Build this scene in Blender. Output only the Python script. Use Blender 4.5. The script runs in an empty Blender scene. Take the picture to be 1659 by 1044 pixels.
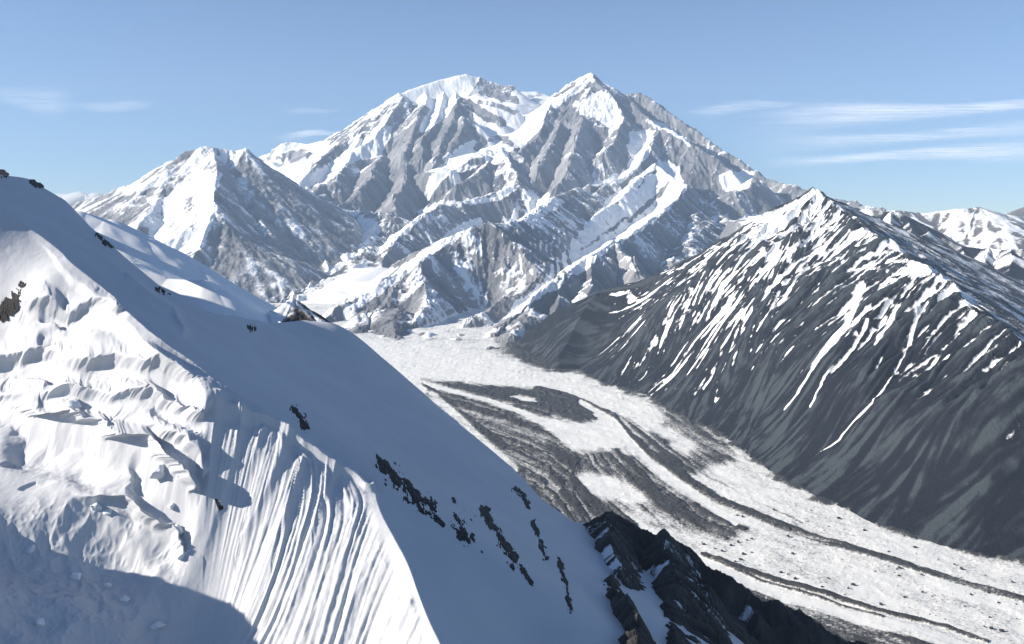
import bpy, math
import numpy as np
from mathutils import Vector

# ------------------------------------------------------------------ camera, sky, sun, exposure
SC = bpy.context.scene
COL = SC.collection
FPX, CX, HY = 1500.0, 829.5, 380.0          # focal length in photo pixels, centre column, horizon row
cam_d = bpy.data.cameras.new('camera')
cam_d.sensor_fit = 'HORIZONTAL'
cam_d.sensor_width = 36.0
cam_d.lens = 36.0 * FPX / 1659.0
cam_d.shift_y = -(522.0 - HY) / 1659.0
cam_d.clip_start, cam_d.clip_end = 1.0, 200000.0
cam = bpy.data.objects.new('camera', cam_d)
cam.rotation_euler = (math.radians(90), 0, 0)
COL.objects.link(cam)
SC.camera = cam

SUN_EL = math.radians(25.0)
SUN_AZ = math.radians(7.0)                 # degrees behind straight left (negative: ahead)
to_sun = Vector((-math.cos(SUN_EL) * math.cos(SUN_AZ), -math.cos(SUN_EL) * math.sin(SUN_AZ), math.sin(SUN_EL)))
world = bpy.data.worlds.new('World')
SC.world = world
world.use_nodes = True
wn = world.node_tree.nodes
sky = wn.new('ShaderNodeTexSky')
sky.sky_type = 'NISHITA'
sky.sun_disc = False
sky.sun_elevation = SUN_EL
sky.sun_rotation = math.atan2(to_sun.x, to_sun.y)
sky.altitude = 2500.0
sky.air_density = 1.0
sky.dust_density = 1.0
sky.ozone_density = 4.0
wn['Background'].inputs['Strength'].default_value = 0.062
world.node_tree.links.new(sky.outputs['Color'], wn['Background'].inputs['Color'])
sun_d = bpy.data.lights.new('sun', 'SUN')
sun_d.energy = 5.0
sun_d.angle = math.radians(0.5)
sun_d.color = (1.0, 0.90, 0.76)
sun = bpy.data.objects.new('sun', sun_d)
sun.rotation_euler = to_sun.to_track_quat('Z', 'Y').to_euler()
COL.objects.link(sun)
SC.view_settings.view_transform = 'Standard'
SC.view_settings.look = 'None'
SC.view_settings.gamma = 1.0
SC.view_settings.exposure = 1.2

# ------------------------------------------------------------------ numeric helpers
RNG = np.random.RandomState(7)
_TAB = RNG.rand(8, 256, 256).astype(np.float32)
F = np.float32

def vnoise(x, y, lam, seed=0):
    """smooth value noise, -1..1, wavelength lam"""
    t = _TAB[seed % 8]
    x = x / lam + 37.3 * seed
    y = y / lam + 11.7 * seed
    xi = np.floor(x); yi = np.floor(y)
    fx = (x - xi).astype(F); fy = (y - yi).astype(F)
    xi = xi.astype(np.int32) & 255; yi = yi.astype(np.int32) & 255
    fx = fx * fx * (3 - 2 * fx); fy = fy * fy * (3 - 2 * fy)
    x1 = (xi + 1) & 255; y1 = (yi + 1) & 255
    a = t[yi, xi]; b = t[yi, x1]; c = t[y1, xi]; d = t[y1, x1]
    return (a + (b - a) * fx + (c - a) * fy + (a - b - c + d) * fx * fy) * 2 - 1

def fbm(x, y, lam, octv=4, seed=0, gain=0.5, ridged=False):
    s = 0; a = 1.0; n = 0
    c, sn = math.cos(0.6), math.sin(0.6)
    for i in range(octv):
        v = vnoise(x, y, lam, seed + i)
        if ridged:
            v = 1 - 2 * np.abs(v)
        s = s + a * v; n += a
        a *= gain; lam *= 0.47
        x, y = c * x - sn * y, sn * x + c * y
    return s / n

def sstep(a, b, x):
    t = np.clip((x - a) / (b - a), 0, 1)
    return t * t * (3 - 2 * t)

def W(px, py, Y):
    return ((px - CX) / FPX * Y, Y, (HY - py) / FPX * Y)

class Grid:
    """a patch of land: columns fan out from the valley's viewpoint, rows go back in depth"""
    def __init__(self, px0, px1, nc, rows):
        self.px = np.linspace(px0, px1, nc)
        self.Yr = np.asarray(rows, float)
        self.nc, self.nr = nc, len(self.Yr)
        A = (self.px - CX) / FPX
        self.A = A
        self.Y = np.repeat(self.Yr[:, None], nc, 1)
        self.X = self.Y * A[None, :]
        self.Z = np.full(self.X.shape, -1e4)
    def grad(self, Z):
        """plan gradient of Z"""
        dZi = np.gradient(Z, axis=1) / (np.gradient(self.px)[None, :] / FPX)      # dZ/da
        dZj = np.gradient(Z, axis=0) / np.gradient(self.Yr)[:, None]              # dZ/dY at constant a
        gx = dZi / self.Y
        gy = dZj - gx * self.A[None, :]
        return gx, gy
    def fall_noise(self, Z, lam, step, n, seed=0, octv=1):
        """noise smeared along the fall line: gullies and ribs"""
        gx, gy = self.grad(Z)
        m = np.sqrt(gx * gx + gy * gy) + 1e-6
        gx = (gx / m).astype(F); gy = (gy / m).astype(F)
        out = np.zeros(Z.shape, F)
        da = self.A[1] - self.A[0]
        jj = np.arange(self.nr)
        for sgn in (1, -1):
            x = self.X.copy(); y = self.Y.copy()
            for k in range(n):
                j = np.clip(np.interp(y, self.Yr, jj) + 0.5, 0, self.nr - 1).astype(np.int32)
                i = np.clip((x / y - self.A[0]) / da + 0.5, 0, self.nc - 1).astype(np.int32)
                x = x + sgn * step * gx[j, i]
                y = y + sgn * step * gy[j, i]
                out += vnoise(x, y, lam, seed)
                if octv > 1:
                    out += 0.6 * vnoise(x, y, lam * 0.45, seed + 1)
        out -= out.mean()
        return out / (out.std() + 1e-6)

def roofs(G, ridges, warp=0.0, wl=900, seed=3, conc=0.3, L=700.0):
    """land as the upper envelope of ridges; a ridge falls away W/E/N(ear)/F(ar) with its own slope.
    returns height and the snow share carried from the winning side"""
    X = G.X + warp * fbm(G.X, G.Y, wl, 3, seed)
    Y = G.Y + warp * fbm(G.X, G.Y, wl, 3, seed + 4)
    X = X.astype(F); Y = Y.astype(F)
    Z = np.full(X.shape, -1e5, F); S = np.zeros(X.shape, F)
    for r in ridges:
        P = [W(*p) for p in r['p']]
        w, e, n, f = r.get('s', (0.8, 0.8, 0.8, 0.8))
        sw, se, sn, sf = r.get('snow', (0.5, 0.5, 0.5, 0.5))
        rad = r.get('r', 15.0); cc = r.get('c', conc); LL = r.get('L', L)
        for (p, q) in zip(P[:-1], P[1:]):
            dx, dy = q[0] - p[0], q[1] - p[1]
            l2 = dx * dx + dy * dy + 1e-6
            t = np.clip(((X - p[0]) * dx + (Y - p[1]) * dy) / l2, 0, 1)
            ox = X - (p[0] + t * dx); oy = Y - (p[1] + t * dy)
            d2 = ox * ox + oy * oy + 1e-3
            d = np.sqrt(d2)
            ux = ox / d; uy = oy / d
            wx = ux * ux; wy = uy * uy
            left = ux < 0; near = uy < 0
            s = np.where(left, w, e) * wx + np.where(near, n, f) * wy
            drop = s * ((np.sqrt(d2 + rad * rad) - rad) * (1 - cc) + cc * LL * (1 - np.exp(-d / LL)))
            if 'wd' in r:
                drop = drop + 1.3 * np.maximum(0, d - r['wd'])
            z = p[2] + t * (q[2] - p[2]) - drop
            b = z > Z
            Z = np.where(b, z, Z)
            S = np.where(b, np.where(left, sw, se) * wx + np.where(near, sn, sf) * wy, S)
    return Z.astype(float), S

def inpoly(px, py, poly):
    c = np.zeros(px.shape, bool)
    n = len(poly)
    for i in range(n):
        x0, y0 = poly[i]; x1, y1 = poly[(i + 1) % n]
        if y0 == y1:
            continue
        k = ((y0 > py) != (y1 > py)) & (px < (x1 - x0) * (py - y0) / (y1 - y0) + x0)
        c ^= k
    return c

def polydist(px, py, line):
    """distance to a polyline and position along it 0..1"""
    best = np.full(px.shape, 1e9); T = np.zeros(px.shape)
    n = len(line) - 1
    for i in range(n):
        x0, y0 = line[i][:2]; x1, y1 = line[i + 1][:2]
        dx, dy = x1 - x0, y1 - y0
        t = np.clip(((px - x0) * dx + (py - y0) * dy) / (dx * dx + dy * dy + 1e-9), 0, 1)
        d = np.hypot(px - x0 - t * dx, py - y0 - t * dy)
        b = d < best
        best = np.where(b, d, best); T = np.where(b, (i + t) / n, T)
    return best, T

def polysoft(px, py, poly, soft):
    """1 inside an outline, 0 outside, soft edge"""
    d, _ = polydist(px, py, list(poly) + [poly[0]])
    sd = np.where(inpoly(px, py, poly), d, -d)
    return sstep(-soft, soft, sd)

def tps_fit(P, V, lam=0.0):
    P = np.asarray(P, float); V = np.asarray(V, float)
    n = len(P)
    r2 = ((P[:, None] - P[None]) ** 2).sum(-1)
    K = 0.5 * r2 * np.log(r2 + 1e-12) + lam * np.eye(n)
    Q = np.concatenate([np.ones((n, 1)), P], 1)
    M = np.block([[K, Q], [Q.T, np.zeros((3, 3))]])
    w = np.linalg.solve(M, np.concatenate([V, np.zeros(3)]))
    return P, w

def tps_eval(fit, X, Y):
    P, w = fit
    out = w[-3] + w[-2] * X + w[-1] * Y
    X = X.astype(F); Y = Y.astype(F)
    acc = np.zeros(X.shape, F)
    for (x, y), k in zip(P, w[:-3]):
        r2 = (X - F(x)) ** 2 + (Y - F(y)) ** 2
        acc += F(0.5 * k) * r2 * np.log(r2 + F(1e-9))
    return out + acc

# ------------------------------------------------------------------ mesh and material helpers
def tag(o, label, cat, kind=None, group=None):
    o['label'] = label; o['category'] = cat
    if kind: o['kind'] = kind
    if group: o['group'] = group
    return o

def mesh_np(name, co, faces, mat, attrs=None, smooth=True, parent=None):
    me = bpy.data.meshes.new(name)
    co = np.ascontiguousarray(co, F); faces = np.ascontiguousarray(faces, np.int32)
    nf, k = faces.shape
    me.vertices.add(len(co)); me.vertices.foreach_set('co', co.ravel())
    me.loops.add(nf * k); me.loops.foreach_set('vertex_index', faces.ravel())
    me.polygons.add(nf)
    me.polygons.foreach_set('loop_start', np.arange(0, nf * k, k, dtype=np.int32))
    me.polygons.foreach_set('use_smooth', np.full(nf, smooth, bool))
    for a, v in (attrs or {}).items():
        at = me.attributes.new(a, 'FLOAT', 'POINT')
        at.data.foreach_set('value', np.ascontiguousarray(v, F).ravel())
    me.update(calc_edges=True)
    me.materials.append(mat)
    o = bpy.data.objects.new(name, me)
    COL.objects.link(o)
    if parent: o.parent = parent
    return o

def grid_faces(nr, nc, keep=None):
    i = np.arange(nr * nc).reshape(nr, nc)
    f = np.stack([i[:-1, :-1], i[:-1, 1:], i[1:, 1:], i[1:, :-1]], -1).reshape(-1, 4)
    if keep is not None:
        f = f[keep.ravel()[f].any(1)]
    return f

NEAR = 0.6      # metres per drawing unit of the near ridge

def grid_mesh(name, G, mat, attrs, keep=None, smooth=True, unit=1.0):
    co = np.stack([G.X, G.Y, G.Z], -1).reshape(-1, 3) * unit
    f = grid_faces(G.nr, G.nc, keep)
    if keep is not None:
        used = np.zeros(len(co), bool); used[f.ravel()] = True
        idx = np.cumsum(used) - 1
        f = idx[f]; co = co[used]
        attrs = {k: np.asarray(v).ravel()[used] for k, v in attrs.items()}
    return mesh_np(name, co, f, mat, attrs, smooth)

class NT:
    def __init__(self, name):
        self.m = bpy.data.materials.new(name); self.m.use_nodes = True
        self.t = self.m.node_tree; self.n = self.t.nodes
        self.bsdf = self.n['Principled BSDF']
    def node(self, typ, ins=None, **kw):
        nd = self.n.new(typ)
        for k, v in kw.items(): setattr(nd, k, v)
        for k, v in (ins or {}).items():
            if isinstance(v, bpy.types.NodeSocket): self.t.links.new(v, nd.inputs[k])
            else: nd.inputs[k].default_value = v
        return nd
    def attr(self, a):
        return self.node('ShaderNodeAttribute', attribute_name=a).outputs['Fac']
    def noise(self, scale, detail=4, rough=0.6, vec=None, dist=0.0):
        ins = {'Scale': scale, 'Detail': detail, 'Roughness': rough, 'Distortion': dist}
        if vec is not None: ins['Vector'] = vec
        return self.node('ShaderNodeTexNoise', ins).outputs['Fac']
    def pos(self):
        return self.node('ShaderNodeNewGeometry').outputs['Position']
    def math(self, op, a, b=0.0, c=0.0, clamp=False):
        nd = self.node('ShaderNodeMath', {0: a, 1: b, 2: c}, operation=op); nd.use_clamp = clamp
        return nd.outputs[0]
    def ramp(self, fac, stops):
        nd = self.node('ShaderNodeValToRGB', {'Fac': fac})
        e = nd.color_ramp.elements
        while len(e) < len(stops): e.new(0.5)
        for el, (p, c) in zip(e, stops):
            el.position = p; el.color = (*c, 1) if len(c) == 3 else c
        return nd.outputs['Color']
    def mix(self, fac, a, b):
        nd = self.node('ShaderNodeMix', data_type='RGBA')
        for k, v in ((0, fac), (6, a), (7, b)):
            if isinstance(v, bpy.types.NodeSocket): self.t.links.new(v, nd.inputs[k])
            elif k == 0: nd.inputs[k].default_value = v
            else: nd.inputs[k].default_value = (*v, 1)
        return nd.outputs[2]
    def out(self, color, rough=0.8, bump=None, strength=0.3, distance=1.0, spec=0.2):
        t = self.t
        for k, v in (('Base Color', color), ('Roughness', rough)):
            if isinstance(v, bpy.types.NodeSocket): t.links.new(v, self.bsdf.inputs[k])
            else: self.bsdf.inputs[k].default_value = v if k == 'Roughness' else (*v, 1)
        self.bsdf.inputs['Specular IOR Level'].default_value = spec
        if bump is not None:
            b = self.node('ShaderNodeBump', {'Height': bump, 'Strength': strength, 'Distance': distance})
            t.links.new(b.outputs[0], self.bsdf.inputs['Normal'])
        return self.m

SNOW = (0.80, 0.82, 0.845)

def alpine_material(name, rock_a, rock_b, rock_c, fine, edge=0.12, bump_d=8.0, snow=SNOW, bump_s=0.35):
    """snow lying on rock: the 'snow' attribute is the cover, 'tone' shifts the rock; noise breaks the edge"""
    k = NT(name)
    p = k.pos()
    n1 = k.noise(1.0 / fine, 5, 0.65, p)
    n2 = k.noise(1.0 / (fine * 9), 4, 0.6, p)
    s = k.math('ADD', k.attr('snow'), k.math('MULTIPLY', k.math('SUBTRACT', n1, 0.5), 0.5))
    cover = k.node('ShaderNodeMapRange', {'Value': s, 'From Min': 0.5 - edge, 'From Max': 0.5 + edge}, interpolation_type='SMOOTHSTEP').outputs[0]
    tone = k.math('ADD', k.attr('tone'), k.math('MULTIPLY', k.math('SUBTRACT', n2, 0.5), 0.9), clamp=True)
    rock = k.ramp(tone, [(0.1, rock_a), (0.5, rock_b), (0.95, rock_c)])
    sn = k.mix(k.math('MULTIPLY', n2, 0.25), snow, tuple(c * 0.88 for c in snow))
    col = k.mix(cover, rock, sn)
    h = k.math('MULTIPLY', n1, k.math('SUBTRACT', 1.15, cover))
    return k.out(col, 0.75, h, bump_s, bump_d, 0.15)

MAT_MAIN = alpine_material('high_rock_and_snow', (0.10, 0.105, 0.12), (0.185, 0.19, 0.208), (0.30, 0.30, 0.315), 45.0, bump_d=40.0)
MAT_SIDE = alpine_material('grey_rock_and_snow', (0.13, 0.135, 0.15), (0.23, 0.235, 0.252), (0.36, 0.36, 0.37), 45.0, bump_d=30.0)
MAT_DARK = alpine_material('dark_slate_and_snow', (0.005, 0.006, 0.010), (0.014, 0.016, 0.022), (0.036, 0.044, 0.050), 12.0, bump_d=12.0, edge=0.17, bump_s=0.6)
MAT_HILL = alpine_material('far_hill_rock_and_snow', (0.10, 0.095, 0.09), (0.17, 0.16, 0.15), (0.26, 0.24, 0.22), 40.0, bump_d=25.0)

# ------------------------------------------------------------------ valley floor height
_gy = [0, 2600, 4000, 6000, 8000, 9700, 11500, 14000, 30000]
_gz = [-1080, -1050, -1000, -930, -850, -744, -460, -50, 300]
def valley_z(Y):
    return np.interp(Y, _gy, _gz)

def trace(pts, ox, oy, k):
    return [(ox + x / k, oy + y / k) for x, y in pts]

VALLEYS = [([(505, 503, 9500), (545, 474, 10200), (575, 452, 10900), (602, 436, 11600)], 250, 0.75),
           ([(690, 546, 8050), (725, 531, 8450), (755, 518, 8850), (790, 508, 9300)], 130, 0.8),
           ([(800, 575, 7300), (845, 568, 7350), (880, 556, 7500), (912, 538, 7800), (918, 522, 8100)], 60, 0.8)]

def carve(G, Z):
    """ice filled side valleys cut between the ridges"""
    M = np.zeros(Z.shape)
    for pts, hw, sl in VALLEYS:
        P = [W(*p) for p in pts]
        d, t = polydist(G.X + 60 * fbm(G.X, G.Y, 400, 3, 1), G.Y, P)
        fz = np.interp(t * (len(P) - 1), range(len(P)), [p[2] for p in P])
        Z = np.minimum(Z, fz + np.maximum(0, d - hw) * sl + 4)
        M = np.maximum(M, sstep(hw + 60, hw - 20, d) * (Z > fz - 40))
    return Z, M

# ------------------------------------------------------------------ main mountain
def main_snow(G, S, PX, PY):
    """snow fields and bare faces of the main mountain, as they lie on it"""
    wx = PX + 7 * fbm(G.X, G.Y, 420, 4, 2, 0.6); wy = PY + 6 * fbm(G.X, G.Y, 420, 4, 5, 0.6)
    S = 0.12 + 0.38 * np.clip(S, 0, 1.0)
    smooth = np.zeros(S.shape)
    T = lambda p: trace(p, 389, 81, 1.9703)
    def put(poly, v, soft=3.0, sm=0.0):
        nonlocal S, smooth
        m = polysoft(wx, wy, T(poly), soft)
        S = S + (v - S) * m
        smooth = smooth + (sm - smooth) * m
    def stroke(pts, w, v):
        nonlocal S, smooth
        d, t = polydist(wx, wy, T(pts))
        m = sstep(1.3, 0.6, d / (w / 1.97))
        S = S + (v - S) * m
    rock, snow = 0.08, 0.95
    # bare faces, and snow-dusted ones whose shade is put in as thinner cover
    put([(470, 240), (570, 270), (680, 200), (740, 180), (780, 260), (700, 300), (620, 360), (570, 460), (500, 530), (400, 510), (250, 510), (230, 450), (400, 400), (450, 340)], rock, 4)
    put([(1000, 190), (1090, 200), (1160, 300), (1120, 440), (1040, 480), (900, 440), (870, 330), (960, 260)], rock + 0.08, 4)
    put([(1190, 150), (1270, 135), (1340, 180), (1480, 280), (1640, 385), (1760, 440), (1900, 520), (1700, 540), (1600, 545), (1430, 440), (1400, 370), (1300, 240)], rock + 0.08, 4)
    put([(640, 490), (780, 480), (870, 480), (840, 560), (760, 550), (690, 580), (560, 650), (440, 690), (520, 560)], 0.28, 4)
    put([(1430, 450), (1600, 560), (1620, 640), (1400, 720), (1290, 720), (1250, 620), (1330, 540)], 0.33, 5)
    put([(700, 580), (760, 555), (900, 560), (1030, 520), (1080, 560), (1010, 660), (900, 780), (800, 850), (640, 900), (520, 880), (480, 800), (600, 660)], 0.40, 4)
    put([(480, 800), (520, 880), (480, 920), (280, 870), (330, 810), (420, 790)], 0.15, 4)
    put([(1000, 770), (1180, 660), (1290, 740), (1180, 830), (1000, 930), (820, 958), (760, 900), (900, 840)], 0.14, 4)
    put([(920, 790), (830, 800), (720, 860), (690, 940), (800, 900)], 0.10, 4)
    # snow fields
    put([(505, 135), (620, 90), (700, 70), (765, 78), (745, 110), (720, 140), (690, 170), (660, 215), (600, 255), (560, 270), (590, 215), (600, 190), (540, 165)], snow, 2, 1)
    put([(690, 130), (760, 122), (860, 150), (890, 122), (960, 135), (1005, 155), (970, 210), (950, 262), (890, 312), (850, 325), (820, 315), (790, 320), (690, 375), (640, 432), (600, 485), (578, 470), (610, 410), (640, 370), (680, 330), (720, 298), (775, 296), (760, 260), (740, 200), (720, 170)], snow, 2, 1)
    put([(435, 245), (485, 250), (470, 300), (440, 350), (370, 355), (300, 395), (230, 445), (205, 435), (270, 375), (330, 330), (390, 285)], snow, 3, 0.6)
    put([(70, 350), (130, 362), (230, 358), (215, 400), (240, 425), (200, 465), (150, 465), (105, 445), (110, 390)], 0.85, 3, 0.5)
    put([(100, 345), (120, 320), (170, 292), (285, 288), (290, 322), (240, 362)], snow, 2, 0.8)
    put([(125, 340), (160, 322), (205, 318), (240, 340), (190, 358), (140, 356)], 0.1, 2)
    put([(990, 165), (1040, 140), (1110, 74), (1128, 80), (1095, 120), (1050, 152), (1000, 195)], snow, 1.5, 0.3)
    put([(1085, 165), (1120, 135), (1190, 148), (1228, 230), (1165, 292), (1178, 250), (1130, 215), (1085, 205)], 0.78, 2, 0.3)
    put([(1240, 265), (1325, 256), (1300, 290), (1310, 330), (1270, 380), (1200, 430), (1118, 442), (1130, 425), (1220, 400), (1250, 340), (1236, 300)], snow, 2, 0.8)
    put([(1340, 362), (1385, 372), (1428, 440), (1380, 500), (1280, 585), (1225, 612), (1180, 645), (1100, 700), (1000, 765), (900, 835), (775, 893), (860, 830), (960, 745), (1030, 645), (1100, 570), (1160, 500), (1250, 410)], snow, 2.5, 0.5)
    put([(890, 455), (960, 462), (1045, 482), (985, 530), (900, 560), (850, 560), (880, 510)], 0.68, 3)
    put([(1525, 400), (1570, 395), (1640, 398), (1630, 440), (1590, 462), (1540, 445)], 0.85, 2, 0.6)
    put([(1590, 545), (1700, 515), (1760, 520), (1700, 570), (1640, 580)], snow, 2, 0.9)
    put([(790, 478), (850, 440), (895, 428), (880, 455), (850, 470)], snow, 2, 0.7)
    put([(822, 318), (850, 325), (866, 380), (848, 425), (835, 400), (845, 360)], snow, 1.5)
    stroke([(850, 470), (780, 482), (640, 494), (590, 512), (540, 570), (450, 650)], 9, snow)
    stroke([(760, 552), (690, 585), (590, 655), (480, 742), (400, 800), (340, 850)], 13, snow)
    stroke([(1300, 235), (1360, 255), (1430, 300)], 7, 0.8)
    put([(205, 508), (390, 512), (400, 545), (440, 560), (440, 610), (380, 650), (350, 700), (310, 650), (285, 580), (240, 530)], 0.72, 4, 0.2)
    put([(385, 690), (500, 698), (425, 765), (300, 835), (240, 880), (180, 840), (200, 800), (310, 760), (350, 705)], 1.1, 2, 1)
    put([(620, 890), (720, 858), (690, 930), (540, 945)], 1.1, 2, 1)
    # dark bands across the fields
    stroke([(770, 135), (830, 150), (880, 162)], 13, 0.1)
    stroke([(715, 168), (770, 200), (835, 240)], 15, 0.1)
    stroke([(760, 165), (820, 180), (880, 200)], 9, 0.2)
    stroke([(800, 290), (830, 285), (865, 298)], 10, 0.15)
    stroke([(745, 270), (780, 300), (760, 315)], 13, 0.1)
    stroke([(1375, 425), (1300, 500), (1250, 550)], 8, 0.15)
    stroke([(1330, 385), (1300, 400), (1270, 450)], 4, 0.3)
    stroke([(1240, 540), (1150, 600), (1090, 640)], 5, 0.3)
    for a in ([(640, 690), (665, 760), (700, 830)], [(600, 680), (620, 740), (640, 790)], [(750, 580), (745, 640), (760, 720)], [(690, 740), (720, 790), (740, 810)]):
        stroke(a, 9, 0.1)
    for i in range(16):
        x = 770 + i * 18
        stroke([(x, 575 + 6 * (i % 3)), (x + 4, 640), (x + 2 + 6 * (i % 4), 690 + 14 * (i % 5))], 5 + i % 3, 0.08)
    return S, smooth

def build_main():
    G = Grid(420, 1480, 1080, np.concatenate([np.linspace(6900, 11000, 260, endpoint=False), np.linspace(11000, 23500, 600)]))
    k = 1000.0
    R = []
    def ridge(pts, s, snow, **kw):
        R.append(dict(p=[(a, b, c * k) for a, b, c in pts], s=s, snow=snow, **kw))
    # south dome skyline
    ridge([(535, 240, 19.0), (556, 224, 19.3), (590, 210, 19.6), (620, 186, 19.9), (652, 152, 20.3), (690, 138, 20.7), (720, 128, 21.0), (755, 120, 21.2), (778, 126, 21.2)],
          (0.7, 0.7, 0.95, 0.9), (0.9, 0.5, 0.62, 0.9), r=60)
    ridge([(778, 126, 21.2), (806, 137, 21.1), (830, 141, 21.0)], (0.8, 0.8, 0.65, 0.9), (0.9, 0.3, 0.35, 0.6), r=30, wd=900)
    ridge([(832, 150, 21.6), (870, 149, 21.8), (897, 156, 21.6)], (0.6, 0.6, 0.5, 0.8), (1, 1, .9, 1), r=80, wd=300)
    # summit shelf glacier between the two peaks
    ridge([(868, 158, 21.2), (862, 185, 20.0), (850, 212, 18.8), (815, 232, 17.9), (765, 248, 17.2), (715, 272, 16.6)],
          (0.30, 0.30, 0.30, 0.30), (1.3, 1.3, 1.3, 1.3), r=60, c=0, wd=520)
    # rock ribs on the shelf
    ridge([(775, 152, 19.9), (800, 165, 19.6), (832, 176, 19.5)], (0.5, 1.0, 0.9, 0.4), (0.9, 0.2, 0.15, 1.2), r=10)
    ridge([(740, 165, 19.6), (775, 186, 19.1), (812, 198, 18.9), (818, 206, 18.8)], (0.6, 1.0, 1.0, 0.4), (0.8, 0.2, 0.1, 1.2), r=10)
    ridge([(750, 190, 18.7), (775, 205, 18.4), (792, 222, 18.2)], (0.9, 1.0, 1.0, 0.5), (0.6, 0.2, 0.2, 1.0), r=10)
    # face ribs under the dome
    ridge([(655, 152, 20.3), (640, 178, 19.6), (628, 204, 19.0), (610, 222, 18.6), (585, 236, 18.3)], (0.7, 1.2, 1.0, 0.9), (1.0, 0.2, 0.2, 0.6))
    ridge([(690, 150, 20.2), (680, 180, 19.3), (672, 215, 18.4), (655, 250, 17.4)], (0.9, 1.1, 1.1, 0.9), (0.55, 0.1, 0.2, 0.6))
    ridge([(718, 148, 20.2), (708, 185, 19.2), (692, 220, 18.1), (680, 255, 17.0)], (0.9, 1.1, 1.1, 0.9), (0.75, 0.1, 0.2, 0.6))
    ridge([(742, 150, 20.0), (738, 177, 19.1), (724, 215, 18.0), (705, 255, 17.0), (690, 290, 16.2)], (0.9, 0.9, 1.1, 0.9), (0.55, 0.3, 0.2, 0.6))
    ridge([(752, 190, 18.7), (738, 226, 17.7), (716, 258, 17.0)], (0.9, 0.8, 1.1, 0.9), (0.4, 0.8, 0.3, 0.6))
    # left snow rib falling from the shoulder
    ridge([(590, 212, 19.4), (575, 240, 18.4), (560, 268, 17.4), (545, 300, 16.4)], (0.7, 0.9, 1.0, 0.9), (1.0, 0.6, 0.45, 0.8))
    ridge([(556, 226, 19.2), (530, 252, 18.2), (508, 272, 17.4), (490, 296, 16.6)], (0.8, 1.0, 1.0, 0.9), (0.2, 0.9, 0.5, 0.8))
    ridge([(525, 300, 16.4), (508, 318, 15.9), (512, 340, 15.3)], (0.9, 0.8, 1.0, 0.9), (0.6, 0.05, 0.05, 0.8))
    ridge([(620, 255, 17.6), (600, 290, 16.4), (570, 318, 15.6), (535, 338, 15.0)], (0.9, 0.9, 1.0, 0.8), (0.45, 0.02, 0.02, 0.5))
    ridge([(655, 265, 17.0), (650, 300, 15.9), (640, 330, 15.0)], (1.0, 1.0, 1.1, 0.8), (0.1, 0.02, 0.05, 0.5))
    # far snow peak on the left skyline
    ridge([(425, 256, 23.0), (450, 246, 22.8), (476, 231, 22.5), (500, 234, 22.3), (522, 228, 22.0), (545, 236, 21.5)], (0.5, 0.5, 0.55, 0.9), (1.2, 0.8, 0.85, 1.0), r=60, wd=500)
    ridge([(437, 262, 21.0), (455, 290, 18.5), (470, 305, 17.2), (500, 320, 16.0)], (0.3, 0.3, 0.3, 0.3), (1, 1, 0.85, 1), c=0, wd=450)
    # north peak
    ridge([(897, 156, 21.4), (920, 142, 20.4), (938, 128, 20.0), (957, 119, 19.8)], (0.8, 0.8, 0.8, 0.9), (1.0, 0.4, 0.75, 0.6))
    ridge([(957, 119, 19.8), (985, 143, 19.8), (1012, 154, 19.7), (1034, 150, 19.6), (1062, 166, 19.2), (1110, 200, 18.5), (1160, 237, 17.9), (1202, 268, 17.3), (1242, 291, 16.8), (1300, 306, 16.0), (1420, 340, 14.5)],
          (0.8, 0.9, 0.95, 1.0), (0.4, 0.15, 0.30, 0.5), r=15)
    ridge([(957, 119, 19.8), (925, 150, 19.2), (900, 172, 18.8), (884, 190, 18.4), (872, 216, 17.8), (846, 246, 17.0)], (1.0, 0.9, 1.1, 0.7), (0.6, 0.25, 0.1, 0.5))
    ridge([(957, 119, 19.8), (975, 144, 19.2), (992, 162, 18.8), (1012, 192, 18.1), (996, 225, 17.2), (975, 250, 16.6)], (0.72, 0.9, 1.0, 0.9), (0.66, 0.05, 0.4, 0.5))
    ridge([(940, 190, 18.1), (932, 230, 17.0), (925, 270, 16.0), (905, 300, 15.3)], (1.0, 1.0, 1.1, 0.9), (0.1, 0.05, 0.15, 0.5))
    ridge([(905, 200, 17.9), (893, 240, 16.9), (870, 275, 16.1)], (1.0, 1.0, 1.1, 0.9), (0.2, 0.05, 0.2, 0.5))
    # spur parallel to the right skyline
    ridge([(1012, 156, 19.5), (1035, 180, 18.6), (1058, 202, 18.1), (1090, 217, 17.6), (1120, 234, 17.2), (1165, 262, 16.7), (1195, 290, 16.2)], (0.8, 0.8, 0.85, 0.3), (0.5, 0.1, 0.12, 0.65))
    ridge([(1058, 202, 18.1), (1062, 214, 17.8), (1048, 240, 17.0), (1036, 266, 16.3), (1008, 290, 15.7), (958, 303, 15.2)], (0.62, 1.1, 1.1, 0.8), (1.25, 0.1, 0.3, 0.8))
    # snow cirque on the right shoulder
    ridge([(1222, 288, 16.0), (1212, 306, 15.5), (1180, 312, 15.3)], (0.65, 0.8, 0.9, 0.6), (1.4, 0.2, 0.5, 0.9))
    # grey side spurs going down to the right
    ridge([(1113, 302, 15.2), (1135, 322, 14.8), (1158, 343, 14.4), (1190, 358, 13.8), (1216, 372, 13.2)], (0.8, 0.8, 0.9, 0.5), (0.5, 0.1, 0.15, 0.35))
    ridge([(1230, 352, 12.8), (1260, 345, 12.8), (1300, 335, 12.8)], (0.2, 0.2, 0.3, 0.3), (1.4, 1.4, 1.4, 1.4), r=100, wd=400)
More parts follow.
